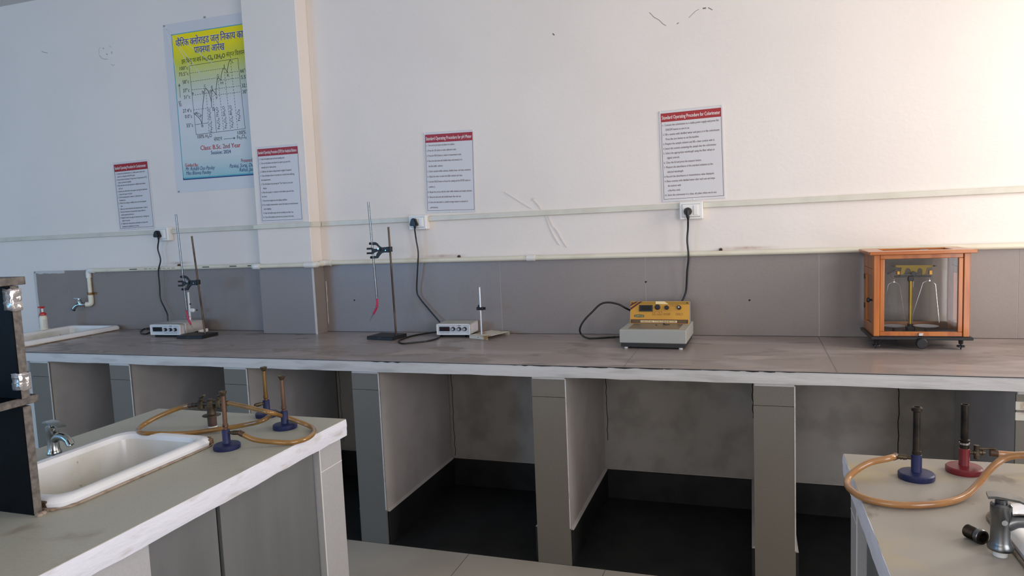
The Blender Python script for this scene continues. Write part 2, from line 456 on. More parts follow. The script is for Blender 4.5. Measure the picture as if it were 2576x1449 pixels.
def deva(tokens, bold=0.0):
    """join Devanagari pieces left to right; ('h', letter, part) is a half form"""
    V = []; Fc = []; x = 0.0
    for t in tokens:
        if t == ' ': x += 0.24; continue
        if isinstance(t, tuple) and t[0] == 'h':
            d = half(t[1], t[2], bold); adv = xmax(d) - 0.01
        elif isinstance(t, tuple) and t[0] == 'm':          # mark drawn over the letter before it
            n = len(V); pts = [(x + a, b) for a, b in t[1]]; V += pts; Fc.append(tuple(range(n, n + len(pts)))); continue
        else:
            d = letters(t, bold); adv = advance(t)
        n = len(V)
        V += [(p[0] + x, p[1]) + tuple(p[2:]) for p in d[0]]; Fc += [tuple(i + n for i in f) for f in d[1]]
        x += adv
    return V, Fc
# ------------------------------------------------------------------ room
XL, XR, YF, HC = -7.0, 2.05, -6.5, 2.975
TZ = 0.85                                         # worktop height
g = G()
g.box(XL - .2, XR + .2, 0, 0.2, -0.02, HC + .1)
g.mi = 1                                          # hairline cracks and scuffs in the paint
def wallpts(zf, pts): return [ony(zf(*p), -0.0008) for p in pts]
z6 = zoom(1200, 0, 0.27174)
for pts, w in (([(1595, 115), (1640, 160), (1685, 185), (1720, 220), (1750, 238)], .002),
               ([(1960, 165), (2020, 105), (2055, 85)], .0015), ([(2090, 78), (2120, 74)], .006), ([(2140, 70), (2180, 92)], .003),
               ([(700, 310), (716, 326)], .006), ([(1850, 222), (1868, 210)], .003)):
    g.strip(wallpts(z6, pts), w, (0, -1, 0))
z1 = zoom(0, 0, 0.12422)
g.mi = 2
for pts, w in (([(840, 1035), (890, 1062), (965, 1072)], .004), ([(2010, 1120), (2060, 1180), (2120, 1200), (2180, 1195)], .003),
               ([(2262, 1040), (2262, 1090)], .006), ([(2010, 1090), (2000, 1010), (2030, 950)], .002), ([(2080, 970), (2105, 990)], .006),
               ([(2150, 1090), (2180, 1105)], .006), ([(2250, 1300), (2290, 1330), (2320, 1310)], .003), ([(2210, 920), (2250, 960)], .002)):
    g.strip(wallpts(z1, pts), w, (0, -1, 0))
for p in ((1886, 755, .005), (895, 755, .009)):
    pass
g.mi = 0                                          # lifted flakes of paint in a line down the wall
z5 = zoom(850, 480, 0.29)
for pts, w in (([(1720, 60), (1690, 70), (1740, 120), (1765, 160)], .007), ([(1805, 215), (1840, 320), (1880, 400), (1925, 470)], .005),
               ([(1830, 220), (1860, 300), (1900, 340), (1950, 430), (1990, 490)], .008), ([(1450, 10), (1560, 80), (1690, 160)], .004),
               ([(610, 585), (650, 560), (690, 570)], .004)):
    q = wallpts(z5, pts)
    for i in range(len(q) - 1):
        g.prism([(0, -w / 2), (0, w / 2), (1, w / 3), (1, -w / 3)], q[i + 1] - q[i], (q[i + 1] - q[i]).cross(Y).normalized(), q[i], (0, -.003, 0))
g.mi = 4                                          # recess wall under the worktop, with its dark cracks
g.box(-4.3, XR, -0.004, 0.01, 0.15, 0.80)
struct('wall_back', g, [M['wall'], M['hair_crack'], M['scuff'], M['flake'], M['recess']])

g = G(); g.box(XL - .2, XL, YF, 0, 0, HC); struct('wall_left', g, M['wall'])
# right wall with a tall window near the back wall
WY0, WY1, WZ0, WZ1 = -1.22, -0.50, 0.95, 2.55
VY0, VY1, VZ0 = -5.3, -2.9, 0.25  # far right window, unseen: added to light the wall, sill lowered for tile reflections
g = G()
for a, b in ((YF, VY0), (VY1, WY0), (WY1, 0)): g.box(XR, XR + .2, a, b, 0, HC)
for a, b, zl_ in ((VY0, VY1, VZ0), (WY0, WY1, WZ0)): g.box(XR, XR + .2, a, b, 0, zl_); g.box(XR, XR + .2, a, b, WZ1, HC)
struct('wall_right', g, M['wall'])
# wall behind the photographer with two windows
FW = ((-6.4, -4.1), (-2.2, 0.1))
g = G()
g.box(XL - .2, XR + .2, YF - .2, YF, 0, 0.95); g.box(XL - .2, XR + .2, YF - .2, YF, 2.6, HC)
for a, b in ((XL - .2, FW[0][0]), (FW[0][1], FW[1][0]), (FW[1][1], XR + .2)): g.box(a, b, YF - .2, YF, 0.95, 2.6)
struct('wall_front', g, M['wall'])
def window(n, axis, a0, a1, z0, z1, at):
    g = G(); t = .05
    def bx(p0, p1, q0, q1):
        if axis == 'y': g.box(at, at + .06, p0, p1, q0, q1)
        else: g.box(p0, p1, at, at + .06, q0, q1)
    bx(a0, a1, z0, z0 + t); bx(a0, a1, z1 - t, z1); bx(a0, a0 + t, z0, z1); bx(a1 - t, a1, z0, z1)
    mid = (a0 + a1) / 2; bx(mid - t / 2, mid + t / 2, z0, z1)
    o = struct('window_%d' % n, g, M['frame'])
    g = G()
    if axis == 'y': g.box(at + .025, at + .03, a0, a1, z0, z1)
    else: g.box(a0, a1, at + .025, at + .03, z0, z1)
    build('pane', g, M['glass'], o, 0)
window(1, 'y', WY0, WY1, WZ0, WZ1, XR + .08)
window(4, 'y', VY0, VY1, VZ0, WZ1, XR + .08)
window(2, 'x', FW[0][0], FW[0][1], .95, 2.6, YF - .12)
window(3, 'x', FW[1][0], FW[1][1], .95, 2.6, YF - .12)

g = G(); g.box(XL - .2, XR + .2, YF - .2, 0.2, HC, HC + .12); struct('ceiling', g, M['ceiling'])
PY = -0.768                                       # front plane of the piers
g = G()
g.box(XL - .2, XR + .2, YF - .2, 0.2, -0.12, 0.0)
g.mi = 1; g.box(-4.3, XR, PY, 0, 0.0, 0.0012)
g.mi = 2                                          # tile joints of the aisle floor
for k in range(-12, 6): g.box(k * 0.6 + .02, k * 0.6 + .023, YF, PY, 0, .0008)
for k in range(1, 10): g.box(XL, XR, PY - k * 0.6, PY - k * 0.6 + .003, 0, .0008)
struct('floor', g, [M['floor'], M['dark_tile'], M['dirt']])
# dark skirting tiles along the recess
g = G(); g.box(-4.3, XR, -0.016, 0, 0.0012, 0.147); struct('baseboard_back', g, M['dark_tile'])

# pillar with tiled foot
PX0, PX1, PYF = -2.681, -2.328, -0.102
g = G(); g.box(PX0, PX1, PYF, 0, 0.8, HC, .003)
struct('wall_pillar', g, M['wall'])
g = G()
def tilerun(x0, x1, yb, yf, z0, z1):
    g.box(x0 + .0012, x1 - .0012, yf, yb, z0, z1)
jx = [ony((95, 740)).x, ony((176, 750)).x, ony((402, 740)).x, PX0]
for a, b in zip(jx[:-1], jx[1:]): tilerun(a, b, 0, -.010, TZ, 1.236)
jx = [PX1, ony((1262, 750)).x, ony((1626, 750)).x, ony((2060, 750)).x, ony((2559, 750)).x, XR]
for a, b in zip(jx[:-1], jx[1:]): tilerun(a, b, 0, -.010, TZ, 1.240)
g.box(PX0 + .001, PX1 - .001, PYF - .010, PYF, TZ, 1.240)
g.box(PX1, PX1 + .010, PYF - .008, -.011, TZ, 1.240)
g.mi = 1
g.box(ony((93, 740)).x, XR, -.0088, 0, TZ, 1.234)
rr = random.Random(2)
for a_, b_, c_, d_ in ((ony((90, 690), -.01).x, ony((163, 688), -.01).x, 1.219, 1.2365), (ony((94, 740), -.01).x - .012, ony((94, 740), -.01).x + .006, .93, 1.222), (PX1 + .017, PX1 + .021, .89, 1.14)):
    n_ = 14
    if b_ - a_ > .1: g.prism([(a_ + (b_ - a_) * i / n_, c_ + rr.uniform(-.003, .003)) for i in range(n_ + 1)] + [(b_, d_), (a_, d_)], X, Zv, (0, -.0115, 0), (0, .004, 0))
    else: g.prism([(a_, c_), (b_, c_ + .02)] + [(b_ + rr.uniform(-.002, .002), c_ + (d_ - c_) * i / n_) for i in range(2, n_)] + [(b_, d_), (a_, d_)], X, Zv, (0, -.0115, 0), (0, .004, 0))
g.mi = 2
for px_ in ((1886, 755), (1625, 709), (892, 755)):
    q_ = ony(px_, -.0105); g.prism([(-.006, -.002), (-.001, -.006), (.006, .002), (.002, .003), (-.004, .004)], X, Zv, q_, (0, .001, 0))
g.mi = 1
g.box(PX1 - .002, PX1 + .0105, PYF - .0105, PYF - .0075, TZ, 1.2402)      # white corner bead
struct('trim_1', g, [M['tile'], M['grout'], M['crack']])
# ------------------------------------------------------------------ masonry work bench along the back wall
BX0 = -4.262; BY = -0.785
SX0, SX1, SY0, SY1 = -4.252, -3.835, -0.688, -0.028      # sink at the left end
wt = thing('worktop', 'long grey tiled worktop with rough white front edge along the back wall', 'worktop', (0, 0, 0))
g = G()
def with_hole(x0, x1, y0, y1, z0, z1, h):
    m = .03
    hx0, hx1, hy0, hy1 = h[0] + m, h[1] - m, h[2] + m, h[3] - m
    g.box(x0, hx0, y0, y1, z0, z1); g.box(hx1, x1, y0, y1, z0, z1)
    g.box(hx0, hx1, y0, hy0, z0, z1); g.box(hx0, hx1, hy1, y1, z0, z1)
with_hole(BX0, XR, BY + .004, -.001, 0.806, TZ - .012, (SX0, SX1, SY0, SY1))
build('slab', g, M['side_plaster'], wt, 0)
g = G()
with_hole(BX0, XR, BY, -.001, TZ - .012, TZ, (SX0, SX1, SY0, SY1))
g.mi = 1
for p, q in (((1596, 880), (1580, 920)), ((2063, 855), (2107, 937))):
    a = onz(p); a.y = -.011; b = onz(q); b.y = BY
    a.z = b.z = TZ + .0006; a.x = b.x = (onz(p).x + onz(q).x) / 2
    g.strip([a, b], .003, (0, 0, 1))
g.mi = 2                                          # dark line where the tiles meet the wall
g.box(-3.74, PX0, -.014, -.011, TZ, TZ + .0012); g.box(PX1, XR, -.014, -.011, TZ, TZ + .0012)
g.box(PX0, PX1, PYF - .016, PYF - .011, TZ, TZ + .0012)
build('tile_top', g, [M['top'], M['dirt'], M['crack']], wt, 0)
def rough_edge(g, p0, p1, out, z0, z1, n=160, amp=.0035, seed=1, rows=5):
    """lumpy hand-plastered band between heights z0 and z1, running p0..p1 and facing out"""
    r = random.Random(seed); p0 = Vector(p0); p1 = Vector(p1); out = Vector(out)
    rowsv = []
    def soft(k):
        v = [r.uniform(-1, 1) for _ in range(n // k + 3)]
        return [v[i // k] * (1 - (i % k) / k) + v[i // k + 1] * ((i % k) / k) for i in range(n + 1)]
    for j in range(rows + 1):
        t = j / rows; row = []; A_ = soft(9); B_ = soft(2); Z_ = soft(7)
        for i in range(n + 1):
            b = p0.lerp(p1, i / n)
            prof = 0.003 * sin(pi * (0.12 + .76 * t)) + (A_[i] * .8 + B_[i] * .35) * amp * (1 if 0 < j < rows else .5)
            dz = Z_[i] * (.0016 if j == 0 else (.0007 if j == rows else .0008))
            row.append(g.bm.verts.new(b + out * prof + Zv * (z0 + (z1 - z0) * t + dz)))
        rowsv.append(row)
    back0 = [g.bm.verts.new(p0.lerp(p1, i / n) - out * .012 + Zv * z0) for i in range(n + 1)]
    back1 = [g.bm.verts.new(p0.lerp(p1, i / n) - out * .012 + Zv * z1) for i in range(n + 1)]
    allr = [back0] + rowsv + [back1]
    for a, b in zip(allr[:-1], allr[1:]):
        for i in range(n): g._tag([g.bm.faces.new((a[i], a[i + 1], b[i + 1], b[i]))])
g = G(); rough_edge(g, (BX0, BY, 0), (XR, BY, 0), (0, -1, 0), 0.800, 0.8475, 620, .0018, 3)
g.mi = 1
rr = random.Random(5)
g.box(-3.7, .95, BY - .0045, BY - .001, .8466, .8482)
for a, b in ((-0.62, -0.30), (-.32, .15), (-.95, -.60), (-1.6, -1.45)):     # dark broken strip under the tile edge
    x = a
    while x < b:
        l = rr.uniform(.03, .11); 
        m_ = min(b, x + l); hgt_ = rr.uniform(.0014, .0042)
        g.prism([(x, .0006), (x + (m_ - x) * .4, .0), (m_, .0004), (m_, -hgt_ * rr.uniform(.2, .8)), (x + (m_ - x) * .6, -hgt_), (x + (m_ - x) * .2, -hgt_ * .5)], X, Zv, (0, BY - .0055, .8474), (0, .005, 0)); x += l + rr.uniform(.0, .015)
build('plaster_edge', g, [M['plaster'], M['crack']], wt, 40)

# piers under the worktop
def pier(x0, x1, label):
    t = thing('bench_pier', label, 'bench support', ((x0 + x1) / 2, PY, 0.0), 0, 'masonry piers under the worktop')
    w = (x1 - x0) / 2; D = -PY
    g = G(); g.box(-w, w, .010, D - .017, .0013, .799); build('core', g, M['side_plaster'], t, 0)
    g = G(); g.box(-w - .002, w + .002, 0, .010, .0013, .712); g.box(-w - .002, w + .002, 0, .010, .714, .788)
    g.mi = 1; g.box(-w, w, -.003, .009, .787, .7995, .002); g.box(w - .001, w + .0035, -.001, .003, .16, .79)
    build('front_tile', g, [M['pier'], M['plaster']], t, 0)
    for sgn in (-1, 1):
        g = G(); g.box(sgn * w, sgn * (w + .013), .012, D - .0175, .0013, .150)
        g.mi = 1; g.prism([(0, .150), (.013, .150), (.002, .160), (0, .160)], (sgn, 0, 0), Zv, (sgn * w, .012, 0), (0, D - .03, 0))
        build('skirting', g, [M['dark_tile'], M['side_plaster']], t, 0)
    return t
for x0, x1, lb in ((-3.686, -3.556, 'grey pier standing just right of the black rack, under the sink end of the worktop'),
                   (-3.128, -2.998, 'grey pier under the worktop below the meter with the plastic cover'),
                   (-2.41, -2.282, 'grey pier under the worktop behind the two rear blue burners'),
                   (-1.708, -1.576, 'grey pier just right of the island with the basin, below the retort stand'),
                   (-.861, -.721, 'grey pier in the middle of the bench, left of and below the yellow instrument'),
                   (.005, .146, 'broad grey pier right of and below the yellow instrument, left of the red burner island'),
                   (.842, .975, 'grey pier with tape strips at the right edge, behind the red burner')):
    p_ = pier(x0, x1, lb)
    if x0 > .8:                                   # cream tape strips across the front tile
        g = G(); w_ = (x1 - x0) / 2
        for r0, r1 in ((1010, 1031), (1037, 1057)):
            g.box(-w_ - .004, w_ + .004, -.0015, 0, zat((x0, PY), r1), zat((x0, PY), r0))
        build('tape_strip', g, M['rust_plate'], p_, 0)
# cracks between recess wall and pier sides
def wiggle(p0, p1, n, amp, seed):
    r = random.Random(seed); p0 = Vector(p0); p1 = Vector(p1)
    return [p0.lerp(p1, i / n) + Vector((r.uniform(-amp, amp), 0, 0)) for i in range(n + 1)]
g = G()
for k, (x, zl, w) in enumerate(((-2.268, .2, .003), (-1.562, .16, .004), (-.707, .3, .004), (-.002, .45, .005), (.62, .2, .005), (-.012, .70, .008))):
    g.strip(wiggle((x, -.0052, .80), (x + .004, -.0052, zl), 18, .0032, k + 11), w * .8, (0, -1, 0))
struct('trim_2', g, M['crack'])

# ------------------------------------------------------------------ ceramic sinks
def rrect(x0, x1, y0, y1, r, n=6):
    out = []
    for cx, cy, a0 in ((x1 - r, y1 - r, 0), (x0 + r, y1 - r, 90), (x0 + r, y0 + r, 180), (x1 - r, y0 + r, 270)):
        for k in range(n + 1):
            a = radians(a0 + 90 * k / n); out.append((cx + r * cos(a), cy + r * sin(a)))
    return out
def make_sink(label, x0, x1, y0, y1, h, depth, rimw, r, chips=()):
    cx, cy = (x0 + x1) / 2, (y0 + y1) / 2
    t = thing('sink', label, 'sink', (cx, cy, TZ))
    hx, hy = (x1 - x0) / 2, (y1 - y0) / 2
    def loop(g, i, z, rad): return [g.bm.verts.new((p[0], p[1], z)) for p in rrect(-hx + i, hx - i, -hy + i, hy - i, rad)]
    g = G()
    Ls = [loop(g, rimw * .55, .0005, r * .9), loop(g, .002, .0005, r), loop(g, 0, h * .55, r), loop(g, .006, h * .9, r), loop(g, .014, h, r), loop(g, rimw * .75, h, r), loop(g, rimw, h * .9, r * .95), loop(g, rimw + .006, h * .4, r * .9)]
    for a, b in zip(Ls[:-1], Ls[1:]): g.bridge(a, b)
    g.mi = 1
    rr = random.Random(len(label))
    for (ex, ey, sx, sy) in chips:
        g.box(ex - sx, ex + sx, ey - sy, ey + sy, .004, h * .8, .002)
    rim = build('rim', g, [M['ceramic'], M['chip']], t, 40)
    g = G()
    i0 = rimw + .006
    Ls = [loop(g, i0, h * .4, r * .9), loop(g, i0 + .012, -depth * .45, r * .85), loop(g, i0 + .026, -depth * .88, r * .8), loop(g, i0 + .05, -depth, r * .6)]
    for a, b in zip(Ls[:-1], Ls[1:]): g.bridge(a, b)
    g.cap(Ls[-1])
    basin = build('basin', g, M['ceramic_in'], t, 50, recalc=False)
    g = G(); g.lathe([(.026, .0), (.026, .003), (.018, .003), (.016, .001)], (0, hy * .45, -depth), (0, 0, 1), 20)
    build('drain', g, M['chrome_dark'], t)
    g = G(); rough = [Vector((p[0], p[1], .003)) for p in rrect(-hx - .003, hx + .003, -hy - .003, hy + .003, r)]
    rr = random.Random(4)
    g.tube([p + Vector((rr.uniform(-.002, .002), rr.uniform(-.002, .002), 0)) for p in rough], .005, 6, closed=True, radii=[rr.uniform(.0015, .0045) for _ in rough])
    build('sealant', g, M['caulk'], t, 60)
    return t
make_sink('white ceramic sink sunk into the left end of the long worktop, under the wall tap', SX0, SX1, SY0, SY1, .030, .16, .035, .03,
          chips=((.2, -.328, .012, .003), (.12, -.330, .006, .003)))
# ------------------------------------------------------------------ island benches
def island(label, x0, x1, yfar, ynear, topm, face, hole, panels, cat='lab bench'):
    """face: +1 the long side facing +X is seen, -1 the side facing -X"""
    t = thing('island_bench', label, cat, ((x0 + x1) / 2, yfar, 0.0))
    ox, oy = (x0 + x1) / 2, yfar
    def L(g, a, b, c, d, e, f, bev=0.0): g.box(a - ox, b - ox, c - oy, d - oy, e, f, bev)
    global_g = G()
    m = .03
    hx0, hx1, hy0, hy1 = hole[0] + m, hole[1] - m, hole[2] + m, hole[3] - m
    for nm, z0, z1, mt, ins in (('slab', .806, TZ - .010, M['side_plaster'], .006), ('tile_top', TZ - .010, TZ, topm, 0.0)):
        g = G()
        L(g, x0 + ins, hx0, ynear, yfar - ins, z0, z1); L(g, hx1, x1 - ins, ynear, yfar - ins, z0, z1)
        L(g, hx0, hx1, ynear, hy0, z0, z1); L(g, hx0, hx1, hy1, yfar - ins, z0, z1)
        mats = [mt]
        if nm == 'tile_top':
            g.mi = 1; L(g, x0, x1, yfar - 1.05 - .002, yfar - 1.05, TZ, TZ + .0005); mats = [mt, M['dirt']]
        build(nm, g, mats, t, 0)
    g = G()
    rough_edge(g, (x0 - ox if face < 0 else x1 - ox, ynear - oy, 0), (x0 - ox if face < 0 else x1 - ox, .0, 0), (face, 0, 0), .799, TZ - .0008, 420, .0013, 8)
    build('plaster_edge', g, M['plaster_y'], t, 40)
    g = G()
    rough_edge(g, (x0 - ox, 0, 0), (x1 - ox, 0, 0), (0, 1, 0), .799, TZ - .001, 120, .0018, 9)
    build('end_edge', g, M['plaster_y'], t, 40)
    e = .014
    g = G()                                       # core
    xi0, xi1 = x0 + .045, x1 - .045
    pw = panels['pier']
    yp = yfar - e - pw
    L(g, xi0, xi1, ynear, yp + .02, .0, .55); L(g, xi0, xi0 + .05, ynear, yp, .55, .806); L(g, xi1 - .05, xi1, ynear, yp, .55, .806)
    build('core', g, M['panel'], t, 0)
    g = G()
    L(g, x0 + e, x1 - e, yp, yfar - e, 0, .806)
    build('end_pier', g, M['pier_light'], t, 0)
    g = G()                                       # thin joint lines in the pier tiles
    fx = x1 - e if face > 0 else x0 + e
    for z in (.722, .12): L(g, fx - .0008, fx + .0008, yp, yfar - e, z, z + .002)
    L(g, fx - .001, fx + .0012, yp - .0005, yp + .003, 0, .80)
    build('tile_joint', g, M['white_plastic'], t, 0)
    ya = yp
    for k, yb in enumerate(panels['splits']):
        g = G(); fxp = (x1 - .040) if face > 0 else (x0 + .040)
        L(g, fxp - .006, fxp + .006, yb, ya - (.004 if k == 0 else .014), .0, .800)
        build('panel', g, M['panel'], t, 0)
        ya = yb
    g = G(); fxp = x1 - .047 if face > 0 else x0 + .047
    L(g, fxp - .003, fxp + .003, panels['splits'][-1], yp, .0, .80); build('dark_gap', g, M['dark_gap'], t, 0)
    g = G(); L(g, x0 + e, x1 - e, ya - .5, ya - .004, 0, .806); build('middle_pier', g, M['pier_light'], t, 0)
    g = G(); L(g, x0 + e, x1 - e, ynear, ynear + .3, 0, .806); build('near_pier', g, M['pier_light'], t, 0)
    return t
IL = (-1.920, -1.190); IYF = -1.655
LS = (-1.748, -1.420, -2.430, -1.945)            # sink of this island
island('island bench on the left with white edge, carrying the black rack and a white sink', IL[0], IL[1], IYF, -4.6, M['island_top'], 1, LS,
       {'pier': .115, 'splits': (-2.175, -2.405)})
make_sink('white sink in the left island bench, chipped at its near corner by the rack', LS[0], LS[1], LS[2], LS[3], .024, .17, .03, .045,
          chips=((.10, -.2395, .025, .003), (.03, -.2405, .016, .002), (.157, -.20, .003, .006), (.158, .222, .004, .008), (.14, .236, .006, .004)))
IR = (0.205, 0.960); IRY = -1.710
RS = (0.412, 0.75, -2.48, -2.005)
island('island bench at the right with stained beige tiles, carrying the red burner', IR[0], IR[1], IRY, -4.6, M['stained_top'], -1, RS,
       {'pier': .10, 'splits': (-2.25, -2.75)})
make_sink('white sink in the right island bench beside the large dull tap', RS[0], RS[1], RS[2], RS[3], .024, .17, .03, .05)

# ------------------------------------------------------------------ black granite rack on the left island
ux1 = onz((87, 1298)).x; uyf = onz((87, 1298)).y            # near right foot of the upright
UT = .019
zs1 = zat((ux1, uyf), 1025)                                  # underside of the lower shelf
ST_ = .017
far = onz((99, 1010), zs1)
sx1 = far.x
tfar = ony((66, 715), far.y); zt0 = tfar.z; zt1 = zt0 + ST_
rk = thing('reagent_rack', 'black granite two-tier rack at the left picture edge, wrapped with clear tape', 'rack', (ux1, uyf, TZ))
def LR(g, a, b, c, d, e, f): g.box(a - ux1, b - ux1, c - uyf, d - uyf, e - TZ, f - TZ, .0015)
RW = .24
def upright(z0, z1, y):
    g = G(); LR(g, ux1 - RW, ux1 - .0022, y, y + UT, z0, z1)
    u = build('upright', g, M['granite'], rk, 0)
    g = G(); LR(g, ux1 - .0022, ux1, y + .0005, y + UT - .0005, z0, z1); build('sawn_edge', g, M['granite_edge'], u, 0)
    return u
SYF = far.y
def shelf(z0, z1, xr, yf):
    xl = ux1 - RW - (xr - ux1)
    g = G(); LR(g, xl, xr - .003, uyf - 1.3, yf - .003, z0, z1); u = build('shelf', g, M['granite'], rk, 0)
    g = G(); LR(g, xr - .003, xr, uyf - 1.3, yf - .003, z0, z1); LR(g, xl, xr, yf - .003, yf, z0, z1)
    build('sawn_edge', g, M['granite_edge'], u, 0)
for yy in (uyf, uyf - 1.1):
    upright(TZ, zs1, yy)
    u2 = upright(zs1 + ST_, zt0, yy)
shelf(zs1, zs1 + ST_, sx1, SYF)
shelf(zt0, zt1, tfar.x, tfar.y)
def tape(z0, z1):                                            # crumpled clear tape round the upright
    g = G(); r = random.Random(int(z0 * 1000)); n = 8; rows = []
    path = [(-.022, -.002), (-.008, -.0030), (.001, -.0028), (.0030, .002), (.0026, .009), (.0030, .016), (.001, .0215), (-.03, .0215)]
    for j in range(n + 1):
        rows.append([g.bm.verts.new((p[0] + r.uniform(-.0012, .0012) + (.0006 if abs(p[0]) < .01 else 0), p[1] + r.uniform(-.0012, .0012), z0 + (z1 - z0) * j / n + r.uniform(-.002, .002))) for p in path])
    for a, b in zip(rows[:-1], rows[1:]):
        for i in range(len(path) - 1): g._tag([g.bm.faces.new((a[i], a[i + 1], b[i + 1], b[i]))])
    o = build('clear_tape', g, M['tape'], rk, 12)
    sm = o.modifiers.new('thick', 'SOLIDIFY'); sm.thickness = .0006
tape(zat((ux1, uyf), 782) - TZ, zat((ux1, uyf), 727) - TZ)
tape(zat((ux1, uyf), 983) - TZ, zat((ux1, uyf), 940) - TZ)
g = G(); rr = random.Random(9)                               # mortar lump at the foot
for k in range(8): g.sphere((rr.uniform(-.006, .016), rr.uniform(0, .03), .002), rr.uniform(.004, .008), 8, (1, 1, .7))
build('mortar', g, M['caulk'], rk, 60)
# ------------------------------------------------------------------ pillar taps beside the island sinks
def make_tap(label, base, top_row, turn, m, hot=False):
    P = Vector((base[0], base[1], TZ)); hgt = zat(P, top_row) - TZ
    t = thing('pillar_tap', label, 'tap', P, turn)
    k = hgt / .135
    g = G(); g.lathe([(.014 * k, 0), (.014 * k, .020 * k)], (0, 0, 0.0005), n=20); build('nut', g, M['white_plastic'], t)
    g = G()
    g.lathe([(.0245 * k, .016 * k), (.0255 * k, .022 * k), (.0215 * k, .029 * k), (.0198 * k, .034 * k), (.0190 * k, .060 * k), (.0198 * k, .089 * k), (.0206 * k, .090 * k), (.0206 * k, .116 * k), (.017 * k, .120 * k)], n=28)
    body = build('body', g, m, t, 40)
    g = G(); pts = bezier([(.010 * k, 0, .072 * k), (.030 * k, 0, .083 * k), (.060 * k, 0, .084 * k), (.084 * k, 0, .074 * k), (.096 * k, 0, .060 * k)], 6)
    n = len(pts)
    g.tube(pts, .01, 14, radii=[(.0155 - .0035 * i / n) * k for i in range(n)])
    sp = build('spout', g, m, t, 50)
    g = G(); d = (pts[-1] - pts[-3]).normalized()
    g.lathe([(.0145 * k, -.012 * k), (.0145 * k, 0.004 * k), (.011 * k, .004 * k), (.011 * k, -.004 * k)], pts[-1], d, 18, True, True); build('aerator', g, m, sp, 40)
    g = G(); g.lathe([(.012 * k, .119 * k), (.012 * k, .128 * k)], n=18); nk = build('handle_stem', g, m, t)
    g = G()
    W = .017 * k
    prof = [(-.026, .130), (-.01, .1325), (.03, .129), (.062, .117), (.062, .1195), (.03, .134), (-.01, .138), (-.026, .136)]
    g.prism([(a * k, b * k) for a, b in prof], X, Zv, (0, -W, 0), (0, 2 * W, 0))
    build('lever', g, m, t, 25)
    if hot:
        g = G(); g.lathe([(.006 * k, 0), (.006 * k, .001 * k)], (.004 * k, -.0192 * k, .082 * k), (0.2, -1, 0), 18); build('badge', g, M['chrome'], body)
    return t
make_tap('small chrome tap with square lever beside the left island sink', onz((138, 1152)), 1061, radians(-6), M['chrome'])
make_tap('large dull chrome tap with lever beside the right island sink', onz((2516, 1398)), 1247, radians(-8), M['chrome_dark'], True)

# loose threaded pipe piece on the right island
a = onz((2438, 1345)); b = onz((2462, 1352)); 
ctr = onz((2453, 1360)); rad = .0118; ax = Vector((.55, -.84, 0)).normalized()
t = tag(bpy.data.objects.new('pipe_fitting', None), 'short dark threaded pipe piece lying on the stained tiles near the big tap', 'pipe fitting'); COL.objects.link(t)
t.location = (ctr.x, ctr.y, TZ); t.rotation_euler = (0, 0, math.atan2(ax.y, ax.x))
g = G(); L = .032
prof = [(rad * .95, -L / 2)]
for i in range(6): prof += [(rad * 1.0, -L / 2 + .002 + i * .0028), (rad * .9, -L / 2 + .0034 + i * .0028)]
prof += [(rad, L / 2 - .008), (rad, L / 2), (rad * .74, L / 2), (rad * .74, -L / 2), (rad * .95, -L / 2)]
g.lathe(prof, (0, 0, rad), (1, 0, 0), 24, False, False); build('threaded_body', g, M['black_tube'], t, 25)
g = G(); g.lathe([(rad * 1.06, L / 2 - .010), (rad * 1.06, L / 2 - .004), (rad * 1.0, L / 2 - .003), (rad * 1.0, L / 2 - .011)], (0, 0, rad), (1, 0, 0), 24, False, False)
build('collar', g, M['chrome_dark'], t, 25)

# ------------------------------------------------------------------ Bunsen burners
def burner(label, P, body, tube, kind, rz, h=.150, group='Bunsen burners on the islands'):
    t = thing('bunsen_burner', label, 'burner', (P.x, P.y, TZ), rz, group)
    g = G(); g.lathe([(.0345, .0), (.0355, .003), (.0355, .011), (.033, .0135), (.012, .016)], n=36); build('foot', g, body, t, 35)
    g = G(); g.lathe([(.0115, .013), (.0105, .018), (.0105, .052), (.0095, .053)], n=20)
    bd = build('socket', g, body, t, 35)
    g = G(); g.cyl((.008, 0, .044), (.020, 0, .044), .004, n=12); g.cyl((.018, 0, .044), (.040, 0, .044), .0055, .005, n=14)
    for k in range(3): g.lathe([(.0062, 0), (.0062, .003)], (.022 + .006 * k, 0, .044), (1, 0, 0), 14)
    noz = build('nozzle', g, M['old_brass'], t, 30)
    g = G()
    if kind == 'fish':
        g.lathe([(.0058, .053), (.0058, .058), (.0075, .060), (.0075, .068), (.006, .070), (.0056, h * .96), (.0056, h)], n=18)
        tb = build('barrel', g, tube, t, 35)
        g = G(); g.lathe([(.0056, h - .004), (.0105, h + .006), (.0105, h + .009), (.0075, h + .009), (.0045, h + .002)], n=18); build('flared_top', g, M['old_brass'], tb, 35)
        g = G(); g.cyl((0, -.0074, .064), (0, -.0078, .064), .0025, n=10); build('air_hole', g, M['dark_gap'], tb)
    elif kind == 'ring':
        g.lathe([(.009, .053), (.009, .060), (.008, .061), (.0075, .066), (.0072, h)], n=20)
        tb = build('barrel', g, tube, t, 35)
        g = G(); g.lathe([(.0072, h - .004), (.0108, h - .002), (.0108, h + .004), (.008, h + .006), (.006, h + .006), (.006, h - .006)], n=24, cap1=False); build('rim', g, M['black_tube'], tb, 35)
    else:
        g.lathe([(.009, .053), (.009, .059), (.0085, .066), (.0105, .070), (.0105, .072), (.0078, .074), (.0078, h), (.0062, h), (.0062, h - .012)], n=20)
        tb = build('barrel', g, tube, t, 35)
        g = G(); g.lathe([(.010, .062), (.010, .066)], n=20); build('collar', g, M['steel'], tb)
    return t, P + Vector((cos(rz) * .040, sin(rz) * .040, .044))
